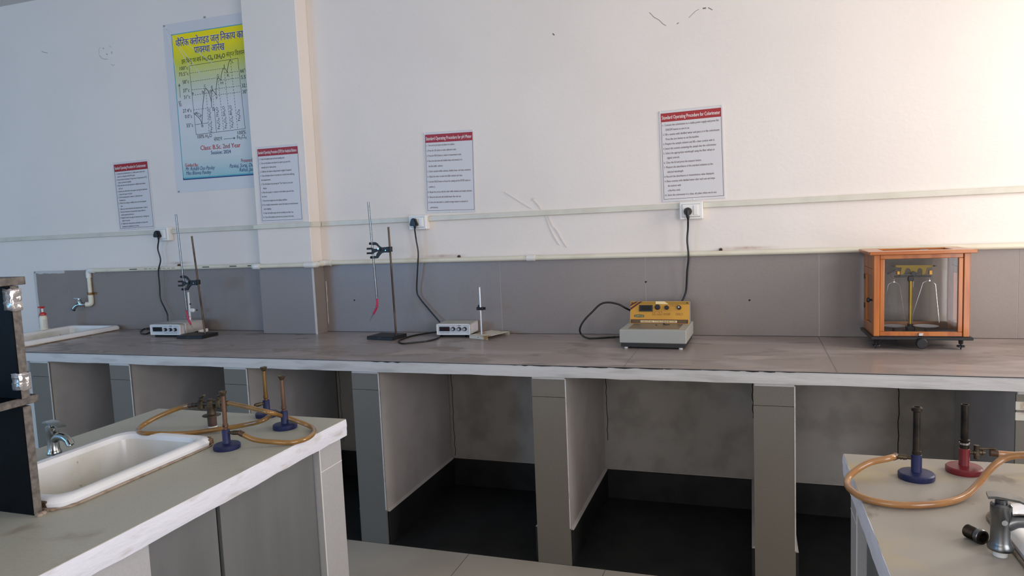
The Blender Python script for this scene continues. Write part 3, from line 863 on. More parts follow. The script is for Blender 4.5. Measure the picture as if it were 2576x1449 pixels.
b1, n1 = burner('blue-footed burner with copper barrel nearest the left island sink', onz((571.5, 1128)), M['blue_iron'], M['copper'], 'fish', radians(10))
b2, n2 = burner('blue-footed burner with copper barrel, right one of the rear pair on the left island', onz((717.5, 1077)), M['blue_iron'], M['copper'], 'fish', radians(178))
b3, n3 = burner('blue-footed burner with brassy barrel, farthest back on the left island', onz((672, 1047)), M['blue_iron'], M['brass_tube'], 'fish', radians(250))
b4, n4 = burner('blue-footed burner with blackened ringed barrel on the right island', onz((2305, 1203)), M['blue_iron'], M['black_tube'], 'ring', radians(172))
b5, n5 = burner('red-footed burner with blackened barrel and side valve on the right island', onz((2425, 1187)), M['red_iron'], M['black_tube'], 'plain', radians(8))
g = G(); g.cyl((.024, 0, .030), (.024, 0, .060), .0055, n=12); g.cyl((.024, 0, .052), (.060, -.004, .054), .0022, n=8); g.box(.019, .029, -.006, .006, .036, .050, .002)
build('side_valve', g, M['old_brass'], b5, 30)

# gas tap on the left island
GP = onz((535, 1074))
gt = thing('gas_tap', 'old brass double gas tap standing between the burners on the left island', 'gas tap', GP, 0)
k = (zat(GP, 1005) - TZ) / .075
def zz(row): return zat(GP, row) - TZ
g = G(); g.cyl((0, 0, .0), (0, 0, .004), .0135, n=18); build('washer', g, M['white_plastic'], gt)
g = G(); g.cyl((0, 0, .004), (0, 0, zz(1045)), .013, .0135, n=20); build('riser', g, M['brown_pipe'], gt)
g = G(); g.lathe([(.012, zz(1046)), (.027, zz(1045)), (.027, zz(1043)), (.013, zz(1041)), (.0115, zz(1028)), (.013, zz(1020)), (.012, zz(1008)), (.008, zz(1004))], n=24); build('body', g, M['old_brass'], gt, 35)
ZA = zz(1015)
tipL = ony((484, 1019), GP.y) - GP; tipR = ony((568, 1013), GP.y) - GP
tipL = Vector((tipL.x, 0, tipL.z)); tipR = Vector((tipR.x, 0, tipR.z))
for tip in (tipL, tipR):
    g = G(); c = Vector((0, 0, ZA)); d = (tip - c).normalized()
    g.cyl(c, tip, .0065, .0050, 12); 
    m_ = c.lerp(tip, .52); g.lathe([(.004, -.016), (.010, -.012), (.010, .010), (.006, .014)], m_, (0, 0, 1), 16)
    for q in (.76, .82, .88): g.lathe([(.0066, 0), (.0066, .003)], c.lerp(tip, q), d, 12)
    ar = build('arm', g, M['old_brass'], gt, 35)
    g = G(); hc = m_ + Vector((0, 0, .016)); g.cyl(hc - Vector((0, 0, .004)), hc + Vector((0, 0, .006)), .0055, n=12)
    g.tube([hc + Vector((-.002, 0, .004)), hc + Vector((.012, -.006, .010)), hc + Vector((.026, -.012, .016))], .003, 8, radii=[.0042, .003, .0034])
    build('lever', g, M['old_brass'], ar, 35)

# hoses
def hose(label, pts, r, m, ends=True):
    p = bezier(pts, 10)
    o = Vector(p[0])
    t = thing('gas_hose', label, 'hose', (o.x, o.y, TZ))
    off = Vector((o.x, o.y, TZ))
    g = G(); g.tube([q - off for q in p], r, 16); build('tube', g, m, t, 60)
    if ends:
        for a, b in ((p[0], p[1]), (p[-1], p[-2])):
            d = (b - a).normalized(); g = G(); g.cyl(a - off - d * .002, a - off + d * .012, r * 1.15, n=14); build('end_sleeve', g, M['hose_end'], t, 40)
    return t
HR = .0068
def ht(x, y, z): return onz((x, y), TZ + z)
tl = GP + tipL; tr = GP + tipR
hose('amber hose looping left from the gas tap round to the right rear burner',
     [tl, ony((450, 1027), GP.y - .01), ony((400, 1047), GP.y - .05), ht(362, 1068, .024), ht(347, 1082, .018), ht(356, 1089, HR + .018), ht(400, 1091, HR + .014), ht(470, 1090, HR + .002), ht(540, 1081, HR + .004), ht(610, 1070, .02), ht(660, 1058, .035), n2], HR, M['hose'])
hose('amber hose running right from the gas tap and curling round to the nearest blue burner',
     [tr, ony((600, 1019), GP.y - .01), ony((640, 1028), GP.y - .02), ony((680, 1038), GP.y - .03), ht(715, 1048, .034), ht(755, 1062, .020), ht(784, 1075, HR + .002), ht(790, 1088, HR + .001), ht(772, 1103, HR + .001), ht(735, 1113, HR + .001), ht(690, 1112, HR + .006), ht(640, 1106, .024), n1], HR, M['hose'])
hose('orange hose looping from the blue burner over the right island edge',
     [n4, ht(2235, 1153, .046), ht(2185, 1165, .036), ht(2145, 1190, .020), ht(2131, 1212, .010), ht(2140, 1232, HR + .002), ht(2175, 1254, HR + .001), ht(2240, 1268, HR + .001), ht(2310, 1271, HR + .001), ht(2380, 1264, HR + .001), ht(2428, 1247, .010), ht(2462, 1216, .022), ht(2494, 1178, .045), ht(2525, 1154, .062), ht(2562, 1146, .072), ht(2600, 1148, .075), ht(2660, 1150, .075)], HR, M['hose_orange'])
hose('orange hose leaving the red burner toward the right picture edge',
     [n5 + Vector((.012, 0, 0)), n5 + Vector((.03, .0, -.001)), n5 + Vector((.065, .01, -.004)), n5 + Vector((.12, .03, -.002)), n5 + Vector((.2, .06, .006))], HR, M['hose_orange'])
# ------------------------------------------------------------------ instruments on the worktop
def frame_of(pl, pr, z):
    a = onz(pl, z); b = onz(pr, z); d = b - a
    return a, math.atan2(d.y, d.x), d.length
def knob(parent, x, z, y, r, l, body, capm=None, pointer=True):
    g = G(); g.lathe([(r, 0), (r * .96, l * .8), (r * .85, l)], (x, y, z), (0, -1, 0), 20)
    if pointer: g.box(x - r * .12, x + r * .12, y - l - .001, y - l + .002, z - r * .2, z + r * .9)
    k_ = build('knob', g, body, parent, 35)
    if capm:
        g = G(); g.lathe([(r * .62, l), (r * .6, l * 1.25)], (x, y, z), (0, -1, 0), 16); build('knob_cap', g, capm, k_, 35)
    return k_
def text_on(g, s, x0, x1, zb, h, y, bold=.0, slant=0):
    g.mesh2d(fit(letters(s, bold), x0, x1, h, slant), X, Zv, (0, y, zb))

def meter(label, flb, frb, tl_row, depth, kind):
    zb = TZ + .014
    o, yaw, w = frame_of(flb, frb, zb)
    h = zat(o, tl_row) - zb
    t = thing('bench_meter', label, 'meter', (o.x, o.y, TZ), yaw)
    z0, z1 = .014, .014 + h
    g = G(); g.box(.0, w, .004, depth, z0, z1, .002); g.mi = 1
    g.box(w - .001, w + .0008, .012, depth - .004, z0 + .006, z1 - .006)
    for yy in (.03, depth - .02):
        for q in (z0 + .012, z1 - .012): g.lathe([(.002, 0), (.002, .0012)], (w + .0006, yy, q), (1, 0, 0), 8)
    build('casing', g, [M['meter_grey'], M['meter_side']], t, 0)
    g = G(); bz = .004
    g.box(0, w, -.004, .005, z1 - bz, z1); g.box(0, w, -.004, .005, z0, z0 + bz * .7); g.box(0, bz, -.004, .005, z0, z1); g.box(w - bz, w, -.004, .005, z0, z1)
    build('front_frame', g, M['white_plastic'], t, 0)
    g = G(); g.box(bz, w - bz, .000, .004, z0 + bz * .7, z1 - bz); fp = build('face_plate', g, M['meter_face'], t, 0)
    g = G(); zc = z0 + h * .54
    g.box(w * .08, w * .39, -.003, 0, zc - h * .21, zc + h * .21); dsp = build('display_bezel', g, M['black_plastic'], t, 0)
    g = G(); g.box(w * .105, w * .37, -.0036, -.003, zc - h * .15, zc + h * .15); build('display', g, M['display'] if kind == 'ph' else M['display_black'], dsp, 0)
    for q in ((.50, .68, .85) if kind == 'ph' else (.51, .68, .84)):
        knob(t, w * q, zc - (0.0 if kind == 'ph' else h * .03), 0, .0105 if kind == 'ph' else .0100, .012, M['black_plastic'], M['knob_cap'])
    g = G()
    text_on(g, 'DIGITAL pH METER' if kind == 'ph' else 'CONDUCTIVITY METER', w * (.10 if kind == 'ph' else .46), w * (.38 if kind == 'ph' else .88), z0 + h * .14, h * .085, -.0006, .01)
    for q in (.47, .5, .53, .60, .65, .68, .71, .82, .85, .89): g.box(w * q - .001, w * q + .001, -.0006, 0, z1 - h * .22, z1 - h * .18)
    g.box(w * .64, w * .73, -.0006, 0, z1 - h * .16, z1 - h * .13); 
    build('face_print', g, M['maroon'] if kind == 'ph' else M['ink'], fp, 0)
    for xx in (.02, w - .02):
        for yy in (.02, depth - .02):
            g = G(); g.lathe([(.008, 0), (.008, .0145)], (xx, yy, 0), n=12); build('rubber_foot', g, M['black_rubber'], t, 35)
    g = G(); g.box(.028, w - .03, .006, depth - .02, .002, .0145); build('under_tray', g, M['black_rubber'], t, 0)
    return t, o, yaw, w, h
mA = meter('pale grey pH meter with dark red display beside the rusty electrode stand', (1099.6, 842), (1183, 842.2), 815, .135, 'ph')
mB = meter('pale grey conductivity meter with black display at the left, cloudy plastic over it', (380.3, 842), (454.6, 842.4), 816.5, .19, 'cond')
# thin cloudy plastic cover rolled back over the left meter
t, o, yaw, w, h = mB
g = G(); rr = random.Random(3); rows = []
path = [(.02, .014 + h + .0016), (w * .5, .014 + h + .002), (w - .004, .014 + h + .0018), (w + .004, .014 + h - .004), (w + .005, .014 + h * .55), (w + .007, .014 + h * .1)]
for j in range(9):
    y = .03 + (.19 - .03) * j / 8
    rows.append([g.bm.verts.new((p[0] + (rr.uniform(.0, .003) if p[0] > w else 0), y, p[1] + rr.uniform(0, .0012))) for p in path])
for a, b in zip(rows[:-1], rows[1:]):
    for i in range(len(path) - 1): g._tag([g.bm.faces.new((a[i], a[i + 1], b[i + 1], b[i]))])
c_ = build('plastic_cover', g, mat('cloudy_plastic_film', (196, 190, 186), 0.3, bump=.5, bscale=20), t, 20)
sm = c_.modifiers.new('thick', 'SOLIDIFY'); sm.thickness = .0005; sm.offset = 1

# electrode stand beside the pH meter
def electrode_stand(label, fl, fr, br, rod_base, rod_top_row, clamp_row):
    zt = TZ + .018
    a = onz(fl, zt); b = onz(fr, zt); c = onz(br, zt)
    d = b - a; yaw = math.atan2(d.y, d.x); w = d.length
    t = thing('electrode_stand', label, 'electrode stand', (a.x, a.y, TZ), yaw)
    D = (Matrix.Rotation(-yaw, 3, 'Z') @ (c - a)).y
    g = G(); T = .0018
    g.box(0, w, 0, D, .018 - T, .018); g.box(0, w, 0, T, 0.0004, .018, .0006); g.box(0, w, D - T, D, .0004, .018)
    g.mi = 1; g.lathe([(.0022, 0), (.0022, .0006)], (w * .47, 0.0002, .009), (0, -1, 0), 10)
    build('base_plate', g, [M['rust_plate'], M['dark_gap']], t, 0)
    rb = onz(rod_base, zt); q = Matrix.Rotation(-yaw, 3, 'Z') @ (rb - a); q.z = .018
    hh = zat(rb, rod_top_row) - TZ
    g = G(); g.lathe([(.0042, 0), (.0042, hh - .018 - .004), (.0034, hh - .018)], q, n=16); build('rod', g, M['alu'], t, 35)
    zc = zat(rb, clamp_row) - TZ
    g = G(); g.box(q.x - .013, q.x + .026, q.y - .012, q.y - .0045, zc - .007, zc + .007, .001); g.box(q.x - .013, q.x + .026, q.y + .0045, q.y + .012, zc - .007, zc + .007, .001)
    g.box(q.x - .016, q.x - .006, q.y - .014, q.y + .014, zc - .008, zc + .009, .002); g.lathe([(.004, 0), (.004, .010)], (q.x - .012, q.y, zc + .008), n=10)
    build('electrode_holder', g, M['black_plastic'], t, 0)
    return t
electrode_stand('chipped cream electrode stand with white rod and black holder, right of the pH meter', (1180.2, 842.6), (1226.8, 846.6), (1268, 832.6), (1211.5, 841), 722, 776)
# stand behind the conductivity meter: white rod, swung-out arm
R0 = Vector((-3.105, -.10, TZ))
eb = thing('electrode_stand', 'white electrode stand half hidden behind the conductivity meter and its burette', 'electrode stand', R0)
bp = onz((500, 829), TZ + .02) - R0
ex = ony((497, 829), -.13).x - R0.x
g = G(); g.box(-.03, ex + .022, -.035, .035, .0004, .020, .003); build('base_plate', g, M['white_plastic'], eb, 0)
tp = ony((473.5, 735), -.10) - R0
bt = ony((480, 822), -.10) - R0
g = G(); g.cyl((bt.x, 0, .018), (tp.x, 0, tp.z), .0055, n=16); build('rod', g, M['white_plastic'], eb)
am = ony((478, 780), -.10) - R0
g = G(); g.box(am.x, am.x + .036, -.010, .010, am.z - .012, am.z + .010, .006); g.mi = 1; g.lathe([(.0035, 0), (.0035, .006)], (am.x + .048, 0, am.z), (1, 0, 0), 10)
g.lathe([(.004, 0), (.004, .006)], (am.x + .006, -.004, am.z + .037), (1, 0, 0), 10)
build('electrode_holder', g, [M['white_plastic'], M['black_plastic']], eb, 0)

# ------------------------------------------------------------------ retort stands, clamps and burettes
def retort(label, fl, fr, br, rod_b, rod_t):
    zt = TZ + .018
    a = onz(fl, zt); b = onz(fr, zt); c = onz(br, zt)
    d = b - a; yaw = math.atan2(d.y, d.x); w = d.length
    t = thing('retort_stand', label, 'retort stand', (a.x, a.y, TZ), yaw, 'retort stands on the worktop')
    R = Matrix.Rotation(-yaw, 3, 'Z')
    D = (R @ (c - a)).y
    g = G(); T = .003
    g.box(0, w, 0, D, .018 - T, .018, .001); g.box(0, w, 0, T, .0003, .018, .001); g.box(0, w, D - T, D, .0003, .018, .001); g.box(w - T, w, D * .0, D, .003, .018, .001)
    build('base', g, M['black_iron'], t, 0)
    rb = onz(rod_b, zt); q = R @ (rb - a)
    rt = ony(rod_t, rb.y); r2 = R @ (rt - a)
    g = G(); g.cyl((q.x, q.y, .0165), (r2.x, r2.y, rt.z - TZ), .0052, n=16); build('rod', g, M['brown_rod'], t)
    g = G(); g.lathe([(.0085, 0), (.0085, .004)], (q.x, q.y, .018), n=6); build('nut', g, M['black_iron'], t)
    return rb, rt
rbA, rtA = retort('retort stand with rusty rod on a black plate left of the pH meter', (922.5, 846), (987.5, 848.5), (1024, 838.5), (996.5, 843.5), (977, 571))
rbB, rtB = retort('retort stand with dark rod on a black plate beside the conductivity meter', (443, 844.5), (508, 845), (543, 835.5), (516, 839.4), (482.3, 594))
def on_rod(rb, rt, row):
    lo, hi = 0.0, 1.0
    for _ in range(40):
        m = (lo + hi) / 2; q = rb.lerp(rt, m); v = q - CAM
        if 724.5 - F * v.dot(UP) / v.dot(FWD) > row: lo = m
        else: hi = m
    return rb.lerp(rt, lo)
zc9 = zoom(890, 560, 0.2071)
cA = on_rod(rbA, rtA, zc9(0, 325)[1])
def cp(x, y):                                     # clamp outline point -> local x,z about the rod
    q = ony(zc9(x, y), cA.y) - cA; return (q.x, q.z)
ca = thing('burette_clamp', 'black double-jaw clamp on the retort stand left of the pH meter', 'clamp', cA, 0, 'burette clamps')
g = G()
up = [(440, 298), (440, 340), (345, 335), (330, 318), (318, 300), (285, 272), (228, 272), (228, 238), (268, 236), (292, 250), (318, 282), (345, 300), (390, 296)]
lo_ = [(440, 330), (440, 362), (380, 362), (345, 372), (322, 398), (300, 432), (240, 438), (240, 405), (284, 404), (290, 380), (310, 350), (335, 330)]
g.prism([cp(*p) for p in up], X, Zv, (0, -.013, 0), (0, .010, 0)); g.prism([cp(*p) for p in lo_], X, Zv, (0, -.013, 0), (0, .010, 0))
build('fixed_jaw', g, M['black_iron'], ca, 0)
g = G()
fk = [(340, 312), (340, 345), (300, 352), (268, 364), (240, 384), (236, 358), (240, 345), (236, 328), (234, 302), (262, 318), (300, 316)]
g.prism([cp(*p) for p in fk], X, Zv, (0, -.020, 0), (0, .008, 0))
for yy in (314, 369):
    a = cp(236, yy); b = cp(180, yy + 2); g.cyl((a[0], -.016, a[1]), (b[0], -.016, b[1]), .0052, n=12)
build('moving_jaw', g, M['black_iron'], ca, 0)
g = G()
for yy in (254, 422):
    a = cp(232, yy); b = cp(198 if yy < 300 else 212, yy); g.cyl((a[0], -.006, a[1]), (b[0], -.006, b[1]), .0066, n=12)
build('jaw_pad', g, M['black_rubber'], ca, 35)
g = G(); a = cp(395, 330)
g.box(-.016, .010, -.010, .010, -.012, .014, .002); g.cyl((.006, 0, .011), (.014, 0, .012), .0016, n=8); g.cyl((.006, 0, -.010), (.014, 0, -.011), .0016, n=8)
build('boss', g, M['black_iron'], ca, 0)
g = G(); a = cp(320, 318); g.cyl((a[0], -.022, a[1]), (a[0], -.014, a[1]), .004, n=12); g.box(a[0] - .004, a[0] + .006, -.024, -.021, a[1] - .001, a[1] + .002)
a = cp(405, 335); g.cyl((a[0], -.018, a[1]), (a[0], -.008, a[1]), .003, n=10)
build('wing_screw', g, M['steel'], ca, 35)
zB = zoom(340, 520, 0.2484)
cB = on_rod(rbB, rtB, zB(0, 765)[1])
cb = dup(ca, cB, 0, 'black double-jaw clamp on the retort stand beside the conductivity meter'); cb.scale = (1.0, 1.0, 1.0)

def burette(label, top, bot, yb, tube_pts, tip, clip):
    """glass tube in the clamp, pink rubber piece with a wire pinch clip and a drawn-out glass tip"""
    a = ony(top, yb); b = ony(bot, yb)
    t = thing('burette', label, 'burette', b, 0, 'burettes')
    g = G(); r = .0056
    d = a - b; L = d.length
    g.lathe([(r * .75, 0), (r, .006), (r, L - .003), (r * 1.15, L), (r * .78, L), (r * .74, .01)], (0, 0, 0), d, 18, True, False); gl = build('glass_tube', g, M['tube_glass'], t, 35)
    g = G(); dn = d.normalized()
    for k in range(56):
        f = .04 + .9 * k / 55; w = .0036 if k % 5 == 0 else .002
        c = d * f; g.box(c.x - w, c.x + w * .2, -r - .0004, -r - .0001, c.z - .00035, c.z + .00035)
    build('graduation', g, M['dirt'], gl, 0)
    p = [ony(q, yb) - b for q in tube_pts]
    g = G(); g.tube(bezier(p, 6), .0056, 12); build('rubber_piece', g, M['pink'], t, 50)
    e = ony(tip, yb) - b
    g = G(); g.tube([p[-1], p[-1].lerp(e, .55), e], .003, 10, radii=[.0032, .0028, .001]); build('glass_tip', g, M['tube_glass'], t, 40)
    c = ony(clip, yb) - b
    g = G()
    for s_ in (-1, 1):
        g.tube(bezier([c + Vector((-.004, -.007 * s_, .002)), c + Vector((-.013, -.007 * s_, .005)), c + Vector((-.018, 0, .002)), c + Vector((-.012, .004 * s_, -.003)), c + Vector((.004, .006 * s_, .0)), c + Vector((.016, .004 * s_, .003)), c + Vector((.020, 0, .006))], 5), .0011, 6)
    g.sphere(c + Vector((.020, 0, .006)), .003, 8); g.sphere(c + Vector((-.018, 0, .002)), .003, 8)
    build('pinch_clip', g, M['steel'], t, 40)
    return t
zt_ = zc9
burette('glass burette slanting in the clamp left of the pH meter, pink rubber end bent left', (926.5, 508), zt_(282, 930), cA.y - .012,
        [zt_(282, 925), zt_(284, 985), zt_(276, 1035), zt_(238, 1110)], zt_(190, 1195), zt_(276, 1025))
zl = zoom(350, 760, 0.0854)
burette('glass burette slanting in front of the conductivity meter, pink rubber end bent right', (442.5, 539), zl(1405, 255), cB.y - .012,
        [zl(1405, 250), zl(1415, 370), zl(1440, 490), zl(1525, 665)], zl(1615, 865), zl(1420, 450))
# ------------------------------------------------------------------ yellow colorimeter
zm = zoom(1540, 740, 0.10353)
FZ = .008
o, yaw, w = frame_of(zm(205, 1275), zm(1780, 1310), TZ + FZ)
cm = thing('colorimeter', 'grey and yellow digital colorimeter with black base below the right poster', 'colorimeter', (o.x, o.y, TZ), yaw)
Rm = Matrix.Rotation(-yaw, 3, 'Z')
def colo(P): return Rm @ (P - Vector((o.x, o.y, TZ)))
zblk = zat(o, zm(0, 1180)[1]) - TZ
zdk = zat(o, zm(0, 862)[1]) - TZ
pb = colo(onz(zm(312, 712), TZ + zdk)); yb = pb.y                # foot of the yellow panel on the deck
pt = onz(zm(345, 175), TZ + zdk)
dep = max(yb + .10, .27)
# find height of the panel's top edge with a lean of 18 degrees
def panel_top(row):
    lo, hi = 0.01, .25
    for _ in range(40):
        m = (lo + hi) / 2; q = Vector((o.x, o.y, TZ)) + Matrix.Rotation(yaw, 3, 'Z') @ Vector((w * .5, yb + m * math.tan(radians(16)), zdk + m)) - CAM
        if 724.5 - F * q.dot(UP) / q.dot(FWD) > row: lo = m
        else: hi = m
    return lo
hp = panel_top(zm(0, 176)[1]); lean = hp * math.tan(radians(16))
g = G(); g.box(-.004, w + .004, -.002, dep, zblk, zdk, .0025); g.prism([(yb, zdk - .001), (dep, zdk - .001), (dep, zdk + hp * .9), (yb + lean + .012, zdk + hp), (yb + lean, zdk + hp)], Y, Zv, (.012, 0, 0), (w - .02, 0, 0))
body = build('casing', g, M['body_grey'], cm, 0)
g = G(); g.box(.002, w - .002, .001, dep - .01, FZ, zblk); build('black_base', g, M['black_base'], cm, 0)
for xx in (.022, w - .022):
    for yy in (.016, dep - .03):
        g = G(); g.lathe([(.0085, 0.0), (.0085, FZ + .0005)], (xx, yy, 0), n=14); build('foot', g, M['white_plastic'], cm, 35)
g = G(); g.box(.030, w - .030, .025, yb - .006, zdk, zdk + .0012); build('deck_plate', g, M['deck'], cm, 0)
g = G(); xs = w * .60; g.cyl((xs, yb - .03, zdk), (xs, yb - .03, zdk + .010), .0035, n=12); g.lathe([(.012, 0), (.012, .002)], (xs + .016, yb - .035, zdk + .001), n=18); g.box(xs - .035, xs - .027, yb - .055, yb - .049, zdk, zdk + .004)
build('cell_holder', g, M['black_plastic'], cm, 0)
# sloping panel: local frame u along X, v up the slope
vdir = Vector((0, lean, hp)).normalized(); PLn = math.hypot(lean, hp); nrm = Vector((0, -hp, lean)).normalized()
def pn(u, v, e=0.0): return Vector((.008, yb, zdk)) + X * (u * (w - .012)) + vdir * (v * PLn) + nrm * e
PW = w - .012
def prect(g, u0, u1, v0, v1, e0, e1):
    g.prism([(u0 * PW, v0 * PLn), (u1 * PW, v0 * PLn), (u1 * PW, v1 * PLn), (u0 * PW, v1 * PLn)], X, vdir, Vector((.008, yb, zdk)) + nrm * e0, nrm * (e1 - e0))
g = G(); prect(g, 0, 1, .0, 1, -.002, .0008); pan = build('panel', g, M['yellow'], cm, 0)
g = G(); prect(g, 0, 1, .855, .99, .0008, .0012); build('top_band', g, M['yellow_dk'], pan, 0)
g = G(); prect(g, .012, .985, .02, .19, .0008, .0014); g.mi = 1; prect(g, .012, .985, .165, .19, .0014, .0018); prect(g, .012, .985, .02, .045, .0014, .0018); build('lower_band', g, [M['brown_band'], M['maroon']], pan, 0)
g = G(); prect(g, .185, .80, .05, .145, .0018, .0024); np_ = build('name_plate', g, M['cream_yellow'], pan, 0)
def ptext(g, s, u0, u1, v0, hh, e, bold=.0, slant=0.0):
    g.mesh2d(fit(letters(s, bold), u0 * PW, u1 * PW, hh * PLn, slant), X, vdir, Vector((.008, yb, zdk)) + vdir * (v0 * PLn) + nrm * e)
g = G(); ptext(g, 'DIGITAL COLORIMETER', .20, .785, .068, .085, .0028, .02)
for s, a, b, v in (('ABS. / TRANS.', .395, .535, .405), ('COARSE', .58, .675, .415), ('FINE', .795, .855, .415), ('100% SET', .70, .80, .80)):
    ptext(g, s, a, b, v, .05, .0012, .01)
for u0, u1, v0, v1 in ((.385, .545, .375, .55), (.572, .682, .39, .48), (.775, .89, .39, .48), (.68, .81, .78, .86)):
    for a in ((u0, u1, v0, v0 + .006), (u0, u1, v1 - .006, v1), (u0, u0 + .003, v0, v1), (u1 - .003, u1, v0, v1)): prect(g, *a, .0008, .0013)
for uu in (.42, .50): prect(g, uu - .005, uu + .005, .475, .505, .0008, .0018)
for k_ in range(2):                                            # diagonal stripes at the corner
    d0 = .0 + k_ * .0
    g.prism([(.0 * PW, (.60 + .17 * k_) * PLn), (.0 * PW, (.70 + .155 * k_) * PLn), ((.165 - .07 * k_) * PW, .995 * PLn), ((.21 - .075 * k_) * PW, .995 * PLn)][::-1], X, vdir, Vector((.008, yb, zdk)) + nrm * .0012, nrm * .0005)
build('panel_print', g, M['maroon'], pan, 0)
g = G()
pts = [(.11 + .075 * cos(a) * (1 if True else 1), .365 + .055 * sin(a)) for a in [2 * pi * i / 28 for i in range(28)]]
pts = [(.158 + .085 * max(-1, min(1, 1.35 * cos(2 * pi * i / 28))), .345 + .06 * sin(2 * pi * i / 28)) for i in range(28)]
g.prism([(a * PW, b * PLn) for a, b in pts], X, vdir, Vector((.008, yb, zdk)) + nrm * .0008, nrm * .001)
bd_ = build('badge', g, M['green_logo'], pan, 0)
g = G(); ptext(g, 'Labmed', .09, .225, .325, .07, .002, .015, .2); build('badge_lettering', g, M['cream_yellow'], bd_, 0)
g = G(); prect(g, .155, .385, .545, .83, .0008, .005); dp = build('display_bezel', g, M['black_plastic'], pan, 0)
g = G(); prect(g, .185, .36, .59, .79, .005, .0055); build('display', g, M['display_black'], dp, 0)
for uu, vv, r, l, kd in ((.468, .74, .013, .008, 0), (.625, .715, .010, .016, 1), (.832, .72, .010, .016, 1)):
    g = G(); g.lathe([(r, 0), (r, l * .3), (r * .93, l * .85), (r * .8, l)], pn(uu, vv, .0008), nrm, 22)
    if kd: 
        q = pn(uu, vv, .0008 + l); g.box(q.x - .001, q.x + .001, q.y - .0012, q.y + .001, q.z - .002, q.z + .008)
    else: g.lathe([(r * .5, l), (r * .5, l + .002)], pn(uu, vv, .0008), nrm, 16)
    kk = build('knob', g, M['black_plastic'], pan, 35)
    if uu > .8:
        g = G(); g.lathe([(r * .45, l), (r * .4, l + .003)], pn(uu, vv, .0008), nrm, 14); build('knob_cap', g, M['knob_cap'], kk, 35)
g = G(); g.prism([(a * PW, b * PLn) for a, b in ((.435, .875), (.65, .87), (.645, .895), (.62, .93), (.585, .995), (.435, 1.0))], X, vdir, Vector((.008, yb, zdk)) + nrm * .0012, nrm * .0008)
st = build('torn_sticker', g, M['cream_yellow'], pan, 0)
g = G()
for u, v in ((.03, .93), (.965, .93), (.03, .10), (.968, .10)): g.lathe([(.003, 0), (.0026, .0014)], pn(u, v, .0012), nrm, 12)
build('screw', g, M['black_plastic'], pan, 35)

# ------------------------------------------------------------------ analytical balance in a glazed wooden case
zk = zoom(2000, 560, 0.2623)
BF = .040                                         # clearance of the base plate above the worktop
o, yaw, w = frame_of(zk(752, 1092), zk(1672, 1099), TZ + BF + .012)
o2 = o.copy()
H = zat(o, zk(0, 312)[1]) - TZ                    # underside of the lid
bal = thing('analytical_balance', 'two-pan balance in an orange wooden glass case at the right end of the worktop', 'balance', (o.x, o.y, TZ), yaw)
D = .235
z0 = BF + .012; z1 = H; ST = .032
def bar(g, x0, x1, y0, y1, a, b): g.box(x0, x1, y0, y1, a, b, .002)
g = G(); bar(g, -.012, w + .012, -.012, D + .012, BF, BF + .012); g.box(-.004, w + .004, -.004, D + .004, BF + .012, BF + .0125)
build('base_plate', g, M['black_enamel'], bal, 0)
for x0, y0 in ((0, 0), (w - .022, 0), (0, D - .022), (w - .022, D - .022)):
    g = G(); bar(g, x0, x0 + .022, y0, y0 + .022, z0, z1); build('corner_post', g, M['wood'], bal, 0)
g = G(); bar(g, 0, w, .0, D, z0, z0 + .003); build('inner_floor', g, M['black_enamel'], bal, 0)
# lid: frame with a glass panel
g = G(); ov = .018
bar(g, -ov, w + ov, -ov, .045, z1, z1 + .014); bar(g, -ov, w + ov, D - .045, D + ov, z1, z1 + .014); bar(g, -ov, .045, .045, D - .045, z1, z1 + .014); bar(g, w - .045, w + ov, .045, D - .045, z1, z1 + .014)
lid = build('lid', g, M['wood_x'], bal, 0)
g = G(); g.box(.045, w - .045, .045, D - .045, z1 + .004, z1 + .006); build('lid_pane', g, M['glass'], lid, 0)
g = G(); g.lathe([(.018, 0), (.016, .006), (.012, .008)], (w * .58, D * .35, z1 + .006), n=20); build('lid_knob', g, M['chrome_dark'], lid, 35)
# front sash
g = G(); sx0, sx1 = .023, w - .024
sw = .017
bar(g, sx0, sx1, .002, .016, z0, z0 + .020); bar(g, sx0, sx1, .002, .016, z1 - .018, z1); bar(g, sx0, sx0 + sw, .002, .016, z0 + .02, z1 - .018); bar(g, sx1 - sw, sx1, .002, .016, z0 + .02, z1 - .018)
sash = build('front_sash', g, M['wood'], bal, 0)
g = G(); g.box(sx0 + sw, sx1 - sw, .008, .010, z0 + .020, z1 - .018); build('pane', g, M['glass'], sash, 0)
g = G(); xc = w * .5; g.box(xc - .008, xc + .008, -.004, .002, z0 + .004, z0 + .016, .001); g.box(xc - .008, xc + .008, -.010, -.003, z0 + .011, z0 + .016, .001); build('latch', g, M['steel'], sash, 0)
# back pane
g = G(); bar(g, .022, w - .022, D - .014, D, z0, z0 + .03); bar(g, .022, w - .022, D - .014, D, z1 - .03, z1); bk = build('back_frame', g, M['wood_dark'], bal, 0)
g = G(); g.box(.022, w - .022, D - .008, D - .006, z0 + .03, z1 - .03); build('pane', g, M['glass'], bk, 0)
